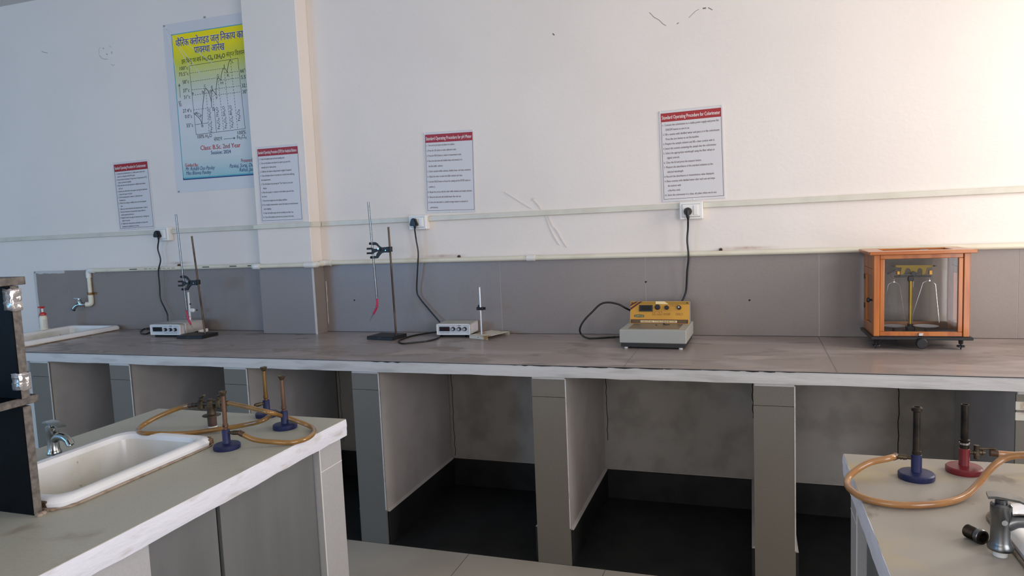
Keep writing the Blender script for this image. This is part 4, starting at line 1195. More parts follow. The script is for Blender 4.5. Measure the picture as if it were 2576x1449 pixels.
# side doors
for sgn, xa in ((-1, 0.0), (1, w)):
    g = G(); xi, xo = (xa, xa + .014) if sgn < 0 else (xa - .014, xa)
    y0, y1 = .023, D - .023; zu = z1 - .060
    bar(g, xi, xo, y0, y1, z1 - .060, z1)
    build('side_rail', g, M['wood'], bal, 0)
    g = G(); bar(g, xi, xo, y0, y1, z0, z0 + .042); bar(g, xi, xo, y0, y1, zu - .030, zu - .001); bar(g, xi, xo, y0, y0 + .034, z0 + .042, zu - .03); bar(g, xi, xo, y1 - .034, y1, z0 + .042, zu - .03)
    dr = build('side_door', g, M['wood'], bal, 0)
    g = G(); g.box((xi + xo) / 2 - .001, (xi + xo) / 2 + .001, y0 + .034, y1 - .034, z0 + .042, zu - .03); build('pane', g, M['glass'], dr, 0)
    g = G(); kq = 1.0 if sgn < 0 else .35; g.lathe([(.004 * kq, 0), (.0045 * kq, .008 * kq), (.010 * kq, .012 * kq), (.010 * kq, .018 * kq), (.006 * kq, .021 * kq)], (xa, .034, (z0 + z1) / 2 - .02), (sgn * 1.0, 0, 0), 16)
    build('knob', g, M['black_plastic'] if sgn < 0 else M['brass'], dr, 35)
    g = G()
    for q in (.28, .66): g.box(xa + sgn * -.001, xa + sgn * .003, y1 - .008, y1 + .004, z0 + (z1 - z0) * q, z0 + (z1 - z0) * q + .022)
    build('hinge', g, M['black_plastic'], dr, 0)
# feet
for xx, yy in ((.012, .012), (w - .026, .012), (w * .36, D - .03)):
    g = G(); g.lathe([(.012, BF), (.009, BF - .004), (.0075, BF - .018)], (xx, yy, 0), n=6); g.cyl((xx, yy, .003), (xx, yy, BF - .016), .003, n=10)
    ft = build('foot', g, M['black_enamel'], bal, 35)
    g = G(); prof = []
    rr_ = [(.0145 if i % 2 else .012) for i in range(20)]
    A = [g.bm.verts.new((xx + rr_[i] * cos(2 * pi * i / 20), yy + rr_[i] * sin(2 * pi * i / 20), .010)) for i in range(20)]
    B = [g.bm.verts.new((v.co.x, v.co.y, .017)) for v in A]
    g.bridge(A, B); g.cap(A, True); g.cap(B); g.lathe([(.002, .0), (.003, .006)], (xx, yy, 0.0003), n=10)
    build('levelling_screw', g, M['black_enamel'], ft, 35)
g = G(); g.cyl((w * .5, .03, BF - .010), (w * .5, -.026, BF - .010), .004, n=10); g.lathe([(.021, 0), (.021, .010), (.018, .013)], (w * .5, -.016, BF - .012), (0, -1, 0), 28); build('control_knob', g, M['black_enamel'], bal, 35)
# column and beam, measured through the front pane on the plane of the column
Ym = D * .50
def bl(x, y):
    P0 = Vector((o.x, o.y, TZ)) + Matrix.Rotation(yaw, 3, 'Z') @ Vector((0, Ym, 0)); nn = Matrix.Rotation(yaw, 3, 'Z') @ Y
    d = ray(zq(x, y)); tt = (P0 - CAM).dot(nn) / d.dot(nn); q = Matrix.Rotation(-yaw, 3, 'Z') @ (CAM + d * tt - Vector((o.x, o.y, TZ)))
    return Vector((q.x, Ym, q.z))
zq = zoom(2200, 640, 0.13803)
c0 = bl(650, 1230); c1 = bl(655, 480); cx = (c0.x + c1.x) / 2
g = G(); g.cyl((cx, Ym, z0 + .02), (cx, Ym, c1.z), .0075, n=20); build('column', g, M['brass'], bal, 35)
g = G(); g.box(cx - .016, cx + .016, Ym - .016, Ym + .016, z0 + .003, z0 + .026, .003); g.box(cx - .026, cx + .026, Ym - .022, Ym + .022, z0 + .003, z0 + .008, .001); g.cyl((cx, Ym, z0 + .02), (cx, Ym, z0 + .036), .011, n=18)
build('column_foot', g, M['black_enamel'], bal, 35)
g = G(); a = bl(655, 400); g.box(cx - .0105, cx + .0105, Ym - .008, Ym + .008, c1.z - .002, a.z + .002, .002)
l = bl(360, 400); r_ = bl(1030, 400); g.box(l.x, r_.x, Ym - .004, Ym + .004, a.z - .003, a.z + .003, .001)
l2 = bl(545, 345); r2 = bl(785, 345); g.box(l2.x, r2.x, Ym - .006, Ym - .002, l2.z - .003, l2.z + .003)
for xx in (470, 580, 760, 870): q = bl(xx, 395); g.cyl((q.x, Ym - .006, q.z), (q.x, Ym + .006, q.z), .004, n=10)
q = bl(705, 345); g.lathe([(.0095, 0), (.0095, .010), (.004, .010)], (q.x, Ym - .004, q.z), (0, -1, 0), 18)
build('arrest_arm', g, M['black_enamel'], bal, 35)
bm_pts = [(385, 198), (1055, 195), (1055, 232), (940, 245), (952, 270), (930, 300), (945, 345), (870, 372), (868, 285), (850, 256), (820, 248), (795, 258), (776, 290), (774, 345), (655, 350), (653, 290), (636, 258), (606, 247), (578, 256), (556, 285), (552, 350), (470, 375), (478, 300), (495, 240), (385, 232)]
g = G(); g.prism([(bl(*p).x, bl(*p).z) for p in bm_pts], X, Zv, (0, Ym - .002, 0), (0, .004, 0)); build('beam', g, M['brass_flat'], bal, 0)
g = G()
for a, b in (((310, 213), (388, 213)), ((1052, 209), (1135, 209))):
    p = bl(*a); q = bl(*b); g.cyl(p, q, .0012, n=8); m_ = p.lerp(q, .45); g.lathe([(.0035, -.002), (.0035, .002)], m_, (1, 0, 0), 12)
build('balance_nut', g, M['old_brass'], bal, 35)
g = G()
for a, b in (((405, 305), (455, 365)), ((990, 290), (1045, 365))):
    p = bl(*a); q = bl(*b); g.box(p.x, q.x, Ym - .008, Ym + .008, q.z, p.z, .001)
build('stirrup_block', g, M['gold'], bal, 0)
g = G(); p = bl(235, 355); q = bl(370, 285); g.prism([(0, -.0022), (0, .0022), (1, .0022), (1, -.0022)], q - p, Zv, p - Vector((0, .006, 0)), (0, .006, 0)); g.tube(bezier([bl(285, 350), bl(305, 410), bl(352, 450)], 5), .0005, 6); build('rider_lever', g, M['black_enamel'], bal, 0)
for hk in (((352, 450), (355, 490), (255, 545), (150, 1000), (128, 1240), (455, 555), (568, 1250), (300, 1285)), ((1003, 435), (1005, 465), (885, 515), (705, 1070), (690, 1230), (1110, 545), (1178, 1245), (935, 1275))):
    P_ = [bl(*q) for q in hk]
    g = G(); g.tube([P_[0], P_[1]], .0012, 8); g.lathe([(.003, -.0015), (.003, .0015)], P_[1] + Vector((0, 0, -.003)), (0, 1, 0), 12)
    g.tube([P_[4], P_[3].lerp(P_[3], 1), P_[2], P_[1], P_[5], P_[6]], .0010, 8)
    hg = build('pan_hanger', g, M['steel'], bal, 40)
    mid = (P_[4].x + P_[6].x) / 2
    zp = z0 + .022
    g = G(); rad_ = abs(P_[6].x - P_[4].x) * .46
    g.lathe([(rad_ * .55, 0), (rad_ * .9, .003), (rad_, .006), (rad_ * 1.02, .0065), (rad_ * .88, .0045), (rad_ * .5, .002)], (mid, Ym - .006, zp), n=32); build('pan', g, M['alu'], hg, 40)
    g = G(); g.lathe([(.007, 0), (.004, .004), (.004, .016), (.006, .018)], (mid, Ym, z0 + .003), n=12); build('pan_rest', g, M['black_enamel'], bal, 35)
g = G(); g.cyl(bl(712, 400), bl(706, 600), .0007, n=6); build('pointer', g, M['steel'], bal)
# ------------------------------------------------------------------ trunking, sockets, cords
def tz(x): return 1.4565 + (x + 4.86) * .0040
def trunk(label, x0, x1, yb, depth=.017, hh=.0135):
    t = thing('cable_trunking', label, 'cable trunking', ((x0 + x1) / 2, yb, tz((x0 + x1) / 2)), 0)
    g = G(); c = Vector(t.location)
    for yy, dz in ((0, 0),):
        poly = [(0, -hh), (-depth * .8, -hh), (-depth, -hh * .8), (-depth, hh * .8), (-depth * .8, hh), (0, hh)]
        A = [g.bm.verts.new((x0 - c.x, p[0], tz(x0) - c.z + p[1])) for p in poly]; B = [g.bm.verts.new((x1 - c.x, p[0], tz(x1) - c.z + p[1])) for p in poly]
        g.bridge(A, B); g.cap(A, True); g.cap(B)
    build('channel', g, M['cream'], t, 20)
    g = G()
    A = [(x0 - c.x, -depth - .0004, tz(x0) - c.z + hh * .55), (x1 - c.x, -depth - .0004, tz(x1) - c.z + hh * .55)]
    g.strip(A, .0012, (0, -1, 0)); build('lid_seam', g, M['pipe'], t, 0)
    return t
zs4 = zoom(340, 520, 0.2484)
sBx = (ony((389.5, 590), -.045).x, ony((422, 590), -.045).x)
sAx = (ony((1028.5, 560), -.045).x, ony((1072, 560), -.045).x)
sCx = (ony((1709.5, 530), -.040).x, ony((1768, 530), -.040).x)
trunk('cream cable trunking on the wall left of the leftmost socket', -6.9, sBx[0] - .001, 0)
trunk('cream cable trunking between the leftmost socket and the pillar', sBx[1] + .001, PX0 - .001, 0)
trunk('cream cable trunking crossing the front of the pillar', PX0 - .012, PX1 + .018, PYF - .0005)
trunk('cream cable trunking between the pillar and the middle socket', PX1 + .019, sAx[0] - .001, 0)
trunk('cream cable trunking between the middle and the right socket', sAx[1] + .001, sCx[0] - .001, 0)
trunk('cream cable trunking running off right of the right socket', sCx[1] + .001, XR - .005, 0)
t = thing('cable_trunking', 'short cream trunking piece on the warm lit right side of the pillar', 'cable trunking', (PX1, PYF, tz(PX1)))
g = G(); g.box(.0005, .017, .0015, -PYF - .018, -.0135, .0135, .002); build('channel', g, M['cream'], t, 0)

def socket(label, x0, x1, d, top_row, bot_row, plug_px, plug_kind):
    c = Vector(((x0 + x1) / 2, 0, 0)); yy = -d
    zt = ony((0, top_row), yy)
    P = Vector(((x0 + x1) / 2, yy, 0)); z1_ = zat(P, top_row); z0_ = zat(P, bot_row)
    t = thing('power_socket', label, 'socket', (P.x, 0, (z0_ + z1_) / 2))
    w2 = (x1 - x0) / 2; h2 = (z1_ - z0_) / 2
    g = G(); g.box(-w2, w2, -d, -.0004, -h2, h2, .003); build('back_box', g, M['white_plastic'], t, 0)
    g = G(); g.box(-w2 * .78, w2 * .74, -d - .005, -d, -h2 * .7, h2 * .72, .002); pl = build('face_plate', g, M['white_plastic'], t, 0)
    g = G(); g.box(-w2 * .80, w2 * .76, -d - .0012, -d + .0002, -h2 * .74, h2 * .76); build('plate_seam', g, M['grey_line'], pl, 0)
    g = G(); g.box(w2 * .22, w2 * .58, -d - .0085, -d - .005, -h2 * .52, h2 * .56, .0012); build('switch', g, M['white_plastic'], t, 0)
    g = G(); g.box(-w2 * .66, w2 * .1, -d - .0058, -d - .005, -h2 * .56, h2 * .58, .0003); build('outlet', g, M['white_plastic'], t, 0)
    return t, ony(plug_px, -d - .006), d
def cord(label, plug, kind, pts, r=.0038, extra=None):
    """pts: 3-D path from the plug downwards"""
    t = thing('power_cable', label, 'power cable', plug)
    g = G()
    if kind == 'pin3':
        poly = [(-.019, -.018), (.019, -.018), (.021, -.008), (.010, .020), (.0, .024), (-.010, .020), (-.021, -.008)]
        g.prism(poly, X, Zv, (0, .001, 0), (0, -.020, 0)); g.prism([(a * .8, b * .8) for a, b in poly], X, Zv, (0, -.019, 0), (0, -.008, 0))
    else:
        g.lathe([(.019, -.001), (.019, .010), (.016, .018), (.010, .026)], (0, 0, 0), (0, -1, 0), 22)
        g.tube([(0, -.018, .004), (0, -.022, -.012), (0, -.020, -.030)], .01, 12, radii=[.011, .0095, .006])
    build('plug', g, M['black_plastic'], t, 30)
    p = [q - plug for q in bezier(pts, 8)]
    g = G(); d = p[3] - p[0]
    g.tube([p[0] + Vector((0, 0, .008)), p[0], p[2], p[5]], .006, 10, radii=[.0075, .0065, .0055, .0042]); build('strain_relief', g, M['black_plastic'], t, 40)
    g = G(); g.tube(p, r, 10); build('cable', g, M['cable'], t, 60)
    if extra:
        g = G(); g.tube([q - plug for q in bezier(extra, 8)], r, 10); build('cable', g, M['cable'], t, 60)
    return t
tB, pB, dB = socket('white socket box left of the pillar, above the conductivity meter', sBx[0], sBx[1], .045, 572.5, 606, (399, 589.5), 'pin3')
zB4 = zs4
def path(zf, pts): return [ony(zf(*p[:2]), p[2]) for p in pts]
cord('black cord with three-pin plug dropping from the leftmost socket to the conductivity meter', pB, 'pin3',
     path(zB4, [(237, 318, -.062), (237, 350, -.060), (230, 430, -.050), (257, 540, -.045), (236, 650, -.045), (248, 800, -.040), (256, 930, -.038), (300, 1030, -.040), (326, 1090, -.045), (330, 1150, -.050), (332, 1200, -.055)]), .0042,
     [onz(zl(420, 780), TZ + .02), onz(zl(330, 768), TZ + .012), onz(zl(180, 775), TZ + .005), onz(zl(70, 830), TZ + .0045), onz(zl(45, 880), TZ + .0045), onz(zl(90, 925), TZ + .0045), onz(zl(200, 935), TZ + .0045), onz(zl(300, 900), TZ + .006), onz(zl(420, 870), TZ + .012)])
tA, pA, dA = socket('white socket box below the middle poster, above the pH meter', sAx[0], sAx[1], .045, 541.5, 577.5, (1043, 560), 'pin3')
cord('black cord with three-pin plug hanging from the middle socket behind the pH meter', pA, 'pin3',
     path(z5, [(668, 318, -.062), (668, 345, -.060), (680, 430, -.050), (697, 540, -.050), (691, 680, -.046), (685, 860, -.036), (710, 930, -.032), (790, 1030, -.036), (850, 1100, -.040), (885, 1145, -.045), (900, 1190, -.05)]), .0042,
     [onz(z5(880, 1222), TZ + .010), onz(z5(800, 1232), TZ + .006), onz(z5(660, 1255), TZ + .0045), onz(z5(560, 1285), TZ + .0045), onz(z5(527, 1305), TZ + .0045), onz(z5(560, 1324), TZ + .0045), onz(z5(640, 1318), TZ + .0045), onz(z5(760, 1306), TZ + .0045), onz(z5(850, 1285), TZ + .0045), onz(z5(892, 1260), TZ + .006), onz(z5(900, 1240), TZ + .008)])
z7 = zoom(1400, 480, 0.29)
tC, pC, dC = socket('white socket box with round plug, under the colorimeter poster', sCx[0], sCx[1], .040, 507.7, 551.6, (1730.5, 532), 'round')
cord('black cord with round plug hanging from the right socket behind the colorimeter', pC, 'round',
     path(z7, [(1141, 235, -.062), (1141, 270, -.058), (1140, 330, -.050), (1134, 430, -.048), (1145, 570, -.047), (1133, 700, -.040), (1125, 850, -.032), (1110, 910, -.034), (1085, 965, -.04), (1060, 1010, -.05)]), .0046,
     [ony(z7(665, 1052), -.10), ony(z7(625, 1030), -.11), ony(z7(600, 1018), -.12), ony(z7(540, 985), -.13), ony(z7(450, 968), -.14), ony(z7(380, 985), -.15), ony(z7(310, 1050), -.16), ony(z7(235, 1130), -.17), ony(z7(202, 1200), -.17), ony(z7(220, 1250), -.16), onz(z7(280, 1279), TZ + .005), onz(z7(400, 1275), TZ + .005), onz(z7(500, 1269), TZ + .006), onz(z7(560, 1266), TZ + .02)])

# ------------------------------------------------------------------ water pipe and wall tap
def pz(x): return 1.2335 + (x + 3.83) * (.0115 / 2.0) if x < -1.8 else 1.2452
PR = .0125
wp = thing('water_pipe', 'cream plastic water pipe along the top of the wall tiles and round the pillar', 'water pipe', (-3.9, -.024, 1.24))
off = Vector((-3.9, -.024, 1.24))
e0 = ony((222, 681), -.024)
pj = ony((652, 669), -.03)
yo = PYF - .028
def seg(name, pts, r, m, n=14):
    g = G(); g.tube([Vector(p) - off for p in pts], r, n); return build(name, g, m, wp, 50)
seg('pipe', [(e0.x, -.024, pz(e0.x)), (PX0 - .06, -.024, pz(PX0))], PR, M['pipe'])
seg('pipe', [(PX0 - .02, yo, pz(PX0)), (PX1 + .02, yo, pz(PX1))], PR * .94, M['pipe'])
seg('pipe', [(PX1 + .028, yo + .01, pz(PX1)), (PX1 + .028, -.03, pz(PX1))], PR, M['pipe'])
seg('pipe', [(PX1 + .045, -.024, 1.2445), (XR - .01, -.024, 1.2452)], PR, M['pipe'])
seg('elbow', bezier([(PX0 - .075, -.024, pz(PX0)), (PX0 - .04, -.026, pz(PX0)), (PX0 - .025, -.07, pz(PX0)), (PX0 - .02, yo, pz(PX0)), (PX0 + .02, yo, pz(PX0))], 5), PR * 1.28, M['pipe_white'])
seg('elbow', bezier([(PX1 - .03, yo, pz(PX1)), (PX1 + .02, yo, pz(PX1)), (PX1 + .028, yo + .005, pz(PX1)), (PX1 + .028, yo + .03, pz(PX1))], 5), PR * 1.35, M['pipe_white'])
seg('elbow', bezier([(PX1 + .028, -.06, 1.2445), (PX1 + .028, -.028, 1.2445), (PX1 + .04, -.024, 1.2445), (PX1 + .07, -.024, 1.2445)], 5), PR * 1.3, M['pipe_white'])
cx_ = ony((1336, 648), -.024).x
seg('coupling', [(cx_ - .022, -.024, 1.2452), (cx_ + .022, -.024, 1.2452)], PR * 1.3, M['pipe_white'])
vb = ony((224, 737), -.024); zv = vb.z
seg('elbow', bezier([(e0.x + .05, -.024, pz(e0.x)), (e0.x + .012, -.024, pz(e0.x)), (e0.x, -.024, pz(e0.x) - .012), (e0.x, -.024, pz(e0.x) - .045)], 5), PR * 1.3, M['pipe_white'])
seg('pipe', [(e0.x, -.024, pz(e0.x) - .03), (e0.x, -.024, zv)], PR * .98, M['pipe'])
eb_ = ony((229, 765), -.024)
seg('elbow', bezier([(e0.x, -.024, zv - .012), (e0.x, -.024, eb_.z + .02), (e0.x - .003, -.026, eb_.z + .004), (e0.x - .016, -.032, eb_.z), (e0.x - .03, -.04, eb_.z)], 5), PR * 1.28, M['pipe'])
g = G(); c = Vector((e0.x, -.024, zv - .005)) - off
g.lathe([(PR * 1.35, -.008), (PR * 1.35, .008)], c, (0, 0, 1), 14); g.box(c.x - .040, c.x + .040, c.y + .008, c.y + .022, c.z - .007, c.z + .007, .002)
build('clip', g, M['rust'], wp, 30)
for px in (1152, 1813, 444):
    q = ony((px, 648 if px < 1500 else 630), -.02); q.z = pz(q.x) + .016
    g = G(); g.lathe([(.008, -.016), (.008, .006), (.0055, .010)], Vector((q.x, -.004, q.z)) - off, (0, -1, 0), 8); build('clip_bolt', g, M['rust_bolt'], wp, 30)
g = G()
for x0_, x1_ in ((-3.72, -3.66), (-3.60, -3.35), (-3.15, -3.10), (-2.95, -2.90), (-2.82, -2.78)):
    p_ = bool(x1_ - x0_ > .1)
    for s_ in range(7 if p_ else 1):
        a_ = x0_ + (x1_ - x0_) * (s_ / 7 if p_ else 0); b_ = a_ + ((x1_ - x0_) / 10 if p_ else (x1_ - x0_))
        g.box(a_ - off.x, b_ - off.x, -PR - .0006, -PR + .001, pz(a_) - off.z + (.0005 if p_ else -.001), pz(a_) - off.z + (.003 if p_ else .0045))
build('pipe_print', g, M['pipe_ink'], wp, 0)
tpP = Vector((e0.x - .028, -.039, eb_.z))
tp = thing('wall_tap', 'small chrome bib tap on the plastic pipe above the left worktop sink', 'tap', tpP, radians(205))
g = G(); g.lathe([(.014, -.012), (.014, .006), (.0125, .008), (.0135, .04)], (0, 0, 0), (1, 0, 0), 16)
g.tube(bezier([(.034, 0, 0), (.055, 0, -.002), (.072, 0, -.014), (.084, 0, -.032)], 5), .0118, 14)
g.lathe([(.014, 0), (.0125, .022), (.009, .030)], (.036, 0, .004), (.2, 0, 1), 14)
build('body', g, M['chrome'], tp, 40)
g = G(); g.cyl((.042, 0, .030), (.044, 0, .040), .0075, n=12); g.prism([(-.016, 0), (.026, .006), (.026, .010), (-.016, .005)], X, Zv, (.044, -.006, .036), (0, .012, 0)); build('handle', g, M['chrome'], tp, 30)
g = G(); g.lathe([(.0136, 0), (.0136, .009)], (.080, 0, -.026), (.5, 0, -.85), 14); build('spout_ring', g, M['chrome_dark'], tp, 30)

# soap bottle on the rim of the left sink
sb = onz((110, 829), TZ + .031); 
sp_ = thing('soap_bottle', 'cream soap bottle with red pump top standing on the left worktop sink rim', 'bottle', (SX0 + .024, sb.y, TZ + .0305), radians(30))
hB = zat((SX0 + .024, sb.y), 793) - TZ - .0305; hT = zat((SX0 + .024, sb.y), 771) - TZ - .0305
Rb = .022
g = G(); g.lathe([(Rb * .92, 0), (Rb, .004), (Rb, hB * .82), (Rb * .86, hB * .95), (Rb * .6, hB)], n=24); build('bottle_body', g, M['soap_white'], sp_, 40)
g = G(); g.lathe([(Rb * .62, hB - .002), (Rb * .9, hB + .002), (Rb * .86, hB + .012), (Rb * .5, hB + .018), (Rb * .32, hB + .020)], n=24); build('collar', g, M['soap_red'], sp_, 40)
g = G(); g.cyl((0, 0, hB + .018), (0, 0, hT - .008), .006, n=12); build('pump_stem', g, M['white_plastic'], sp_)
g = G(); g.lathe([(.009, hT - .012), (.011, hT - .004), (.009, hT)], n=16); g.box(-.024, .016, -.006, .006, hT - .008, hT, .002); build('pump_head', g, M['soap_red'], sp_, 30)
g = G(); A = []
for j in range(2):
    A.append([g.bm.verts.new(((Rb + .0004) * cos(radians(a)), (Rb + .0004) * sin(radians(a)), hB * (.12 + .6 * j))) for a in range(-75, 31, 15)])
for i in range(len(A[0]) - 1): g.bm.faces.new((A[0][i], A[0][i + 1], A[1][i + 1], A[1][i]))
build('label', g, M['soap_label'], sp_, 40)
# ------------------------------------------------------------------ procedure posters
def sop(label, corners, yb, title, lines, head, l0, dl, inkm, mainx=(.045, .955)):
    """corners: pixels TL, TR, BL, BR; lines: (text, left, right) in fractions of the width, one per row"""
    c = [ony(p, yb) for p in corners]
    xl = (c[0].x + c[2].x) / 2; xr = (c[1].x + c[3].x) / 2; zt_ = (c[0].z + c[1].z) / 2; zb_ = (c[2].z + c[3].z) / 2
    tilt = math.atan2((c[1].z - c[0].z) + (c[3].z - c[2].z), 2 * (xr - xl))
    w, h = xr - xl, zt_ - zb_
    t = thing('procedure_poster', label, 'poster', ((xl + xr) / 2, yb, (zt_ + zb_) / 2), 0, 'standard operating procedure posters')
    t.rotation_euler = (0, -tilt, 0)
    x0, z0 = -w / 2, h / 2
    g = G(); g.box(-w / 2, w / 2, -.004, -.0005, -h / 2, h / 2, .001); sh = build('sheet', g, M['paper'], t, 0)
    a, b = .028, .972
    va, vb_ = .028, .972
    def rc(g, u0, u1, v0, v1, e): g.box(x0 + u0 * w, x0 + u1 * w, -.004 - e, -.004, z0 - v1 * h, z0 - v0 * h)
    g = G(); rc(g, a, b, va, head, .0005); hd = build('header_band', g, M['red'], t, 0)
    g = G(); e = .006; k = w / h
    rc(g, a, a + e, head, vb_, .0004); rc(g, b - e, b, head, vb_, .0004); rc(g, a, b, vb_ - e * k, vb_, .0004); build('border', g, inkm if inkm is M['ink_brown'] else M['maroon'], t, 0)
    g = G(); hh = (head - va) * h
    g.mesh2d(fit(letters(title, .018), x0 + mainx[0] * w, x0 + mainx[1] * w, hh * .60), X, Zv, (0, -.0048, z0 - head * h + hh * .30)); build('title_lettering', g, M['white_ink'], hd, 0)
    g = G()
    for i, (s, u0, u1) in enumerate(lines):
        num, _, rest = s.partition('|')
        zb2 = z0 - (l0 + i * dl) * h
        if rest:
            wn = .0095 * len(num) + .003
            g.mesh2d(fit(letters(num, .014), x0 + u0 * w, x0 + (u0 + wn) * w, .0125), X, Zv, (0, -.0044, zb2)); u0 += wn + .012
            s = rest
        g.mesh2d(fit(letters(s, .014), x0 + u0 * w, x0 + u1 * w, .0142), X, Zv, (0, -.0044, zb2))
    build('body_text', g, inkm, t, 0)
    g = G()
    for u, v in ((.02, .012), (.98, .012), (.5, .988)): g.sphere((x0 + u * w, -.0045, z0 - v * h), .0035, 8, (1, .6, 1))
    build('pin', g, M['white_plastic'], t, 60)
    return t
z8 = zoom(1040, 310, 0.17258); z9 = zoom(1640, 250, 0.2139); z10 = zoom(630, 340, 0.16563); z11 = zoom(270, 390, 0.14493)
sop('red-headed pH meter procedure poster between pillar and colorimeter poster', [z8(150, 140), z8(880, 90), z8(195, 1310), z8(920, 1293)], 0.0,
    'Standard Operating Procedure for pH Meter',
    [('1.|Turn on the pH meter and allow it to stabilize.', .05, .62), ('2.|Press the CAL button to enter calibration mode.', .05, .645), ('3.|Press the MEAS button to switch to measurement mode.', .05, .745),
     ('4.|Rinse the electrode with distilled water and immerse it in', .05, .755), ('the first buffer  solution.', .08, .37), ('5.|Gather standard buffer solutions, distilled water, and clean containers.', .05, .925),
     ("6.|Adjust the meter to match the buffer solution's pH value.", .05, .755), ('7.|Use the HOLD button to freeze the reading and the ENTER button to', .05, .91), ('confirm it.', .07, .20),
     ('8.|Repeat the process with the other buffer solutions and sample solutions.', .05, .935), ('9.|Rinse the electrode with distilled water after each use.', .05, .715), ('10.|Store the electrode in a suitable storage solution to maintain its', .05, .845), ('performance.', .09, .25)],
    .128, .172, .0640, M['ink_brown'])
sop('red-headed colorimeter procedure poster, the rightmost on the wall', [z9(80, 145), z9(838, 62), z9(125, 1208), z9(865, 1165)], 0.0,
    'Standard Operating Procedure for Colorimeter',
    [('1.|Connect the colorimeter to a stable power supply and press the', .05, .93), ('ON/OFF button to turn it on.', .095, .475), ('2.|Fill a cuvette with distilled water and place it in the colorimeter.', .05, .945), ('Press the zero button to set the baseline.', .095, .62),
     ('3.|Prepare the sample solution and fill a clean cuvette with it.', .05, .86), ('4.|Insert the cuvette containing the sample into the colorimeter.', .05, .885), ('5.|Select the appropriate wavelength using the filter wheel or', .05, .855), ('digital controls.', .105, .305),
     ('6.|Close the lid and press the measure button.', .05, .645), ('7.|Measure the absorbance of the standard solutions at the', .05, .82), ('selected wavelength.', .10, .36), ('8.|Record the absorbance or transmittance value displayed.', .05, .835),
     ('9.|Rinse cuvettes with distilled water after each use and wipe', .05, .845), ('the exterior with', .10, .31), ('a lint-free cloth.', .10, .30), ('10.|Store the colorimeter in a clean, dry place when not in use.', .05, .865)],
    .122, .168, .0512, M['ink_brown'])
sop('red-headed analytical balance procedure poster on the pillar', [z10(98, 185), z10(735, 130), z10(165, 1335), z10(815, 1310)], PYF,
    'Standard Operating Procedure (SOP) for Analytical Balance',
    [('1.|Clean the balance pan and surrounding area.', .06, .66), ('2.|Turn on the balance and allow it to warm up as per the', .06, .78), ("manufacturer's instructions.", .095, .45), ('3.|Calibrate the balance using standard weights if required.', .06, .80),
     ('4.|Close all balance doors to prevent air currents from affecting', .06, .86), ('the measurement.', .07, .30), ('5.|Turn the balance by pressing the "Tare" button to zero the', .06, .81), ('display.', .10, .19),
     ('6.|Place the sample or container on the balance pan and close', .06, .82), ('the doors.', .06, .185), ('7.|Record the weight once the display stabilizes.', .06, .655), ('8.|For multiple measurements, ensure the balance is tared between', .06, .90),
     ('each weighing.', .085, .265), ('9.|Clean the balance pan and surrounding area after use.', .06, .78), ('10.|Turn off the balance and cover it to protect from dust.', .06, .785)],
    .124, .172, .0545, M['ink'], (.04, .945))
sop('red-headed conductometer procedure poster, the leftmost on the wall', [z11(108, 140), z11(712, 72), z11(215, 1312), z11(835, 1272)], 0.0,
    'Standard Operating Procedure for Conductometer',
    [('1.|Connect the conductometer to a stable power source and', .06, .875), ('switch it on using the ON/OFF button.', .095, .60), ('2.|Ensure that the Automatic Temperature Compensation (ATC)', .06, .925), ('mode is activated, if available.', .10, .48),
     ('3.|Rinse the electrode with deionized or distilled water before', .06, .865), ('each use.', .10, .22), ('4.|Immerse the electrode in the sample, ensuring the liquid level', .06, .90), ('is above the upper vent band.', .095, .47),
     ('5.|Stir the sample gently to ensure it is well-mixed and', .06, .745), ('homogeneous.', .085, .265), ('6.|Wait for the reading to stabilize, then record the displayed', .06, .835), ('value.', .10, .165),
     ('7.|After use, rinse the electrode with deionized water to clean it.', .06, .86), ('8.|Store the electrode in an appropriate storage solution to', .06, .795), ('maintain optimal performance.', .09, .465), ('9.|Regularly check for any signs of electrode wear or damage and', .06, .875),
     ('replace if necessary.', .10, .335), ('10.|Calibrate the conductometer periodically according to the', .06, .825), ("manufacturer's guidelines for accuracy.", .09, .57)],
    .135, .176, .0432, M['ink'], (.05, .93))

# ------------------------------------------------------------------ large Hindi phase-diagram poster
zp = zoom(400, 20, 0.33136)
E1 = -.003
def pp(x, y, e=0.0): return ony(zp(x, y), E1 - e)
BP0 = pp(30, 130); BP1 = pp(135, 1405)
xl_, zt_, zb_ = (BP0.x + BP1.x) / 2, pp(30, 130).z, BP1.z
xr_ = PX0 - .004
big = thing('phase_diagram_poster', 'large yellow and blue phase diagram poster in Hindi on the wall left of the pillar', 'poster', ((xl_ + xr_) / 2, 0, (zt_ + zb_) / 2))
bo = Vector(big.location)
def lp(v): return Vector(v) - bo
ztr = pp(640, 15).z; 
g = G(); g.prism([(xl_ - bo.x, zb_ - bo.z), (xr_ - bo.x, zb_ - bo.z + .004), (xr_ - bo.x, zt_ - bo.z), (xl_ - bo.x, zt_ - bo.z)], X, Zv, (0, -.0005, 0), (0, -.0020, 0)); build('sheet', g, M['laminate'], big, 0)
a = pp(95, 205); b = pp(640, 115); c = pp(182, 1308)
px0, px1 = (a.x + c.x) / 2, xr_ - .03
pzt, pzb = (a.z + pp(640, 115).z) / 2, pp(182, 1300).z
M['print'] = poster_print('poster_gradient_print', pzb - bo.z, pzt - bo.z)
g = G(); g.box(px0 - bo.x, px1 - bo.x, -.0031, -.0025, pzb - bo.z, pzt - bo.z); pr = build('print', g, M['print'], big, 0)
g = G()
for q in ((px0, px0 + .005, pzb, pzt), (px0, px1, pzt - .005, pzt), (px0, px1, pzb, pzb + .007)): g.box(q[0] - bo.x, q[1] - bo.x, -.0034, -.0031, q[2] - bo.z, q[3] - bo.z)
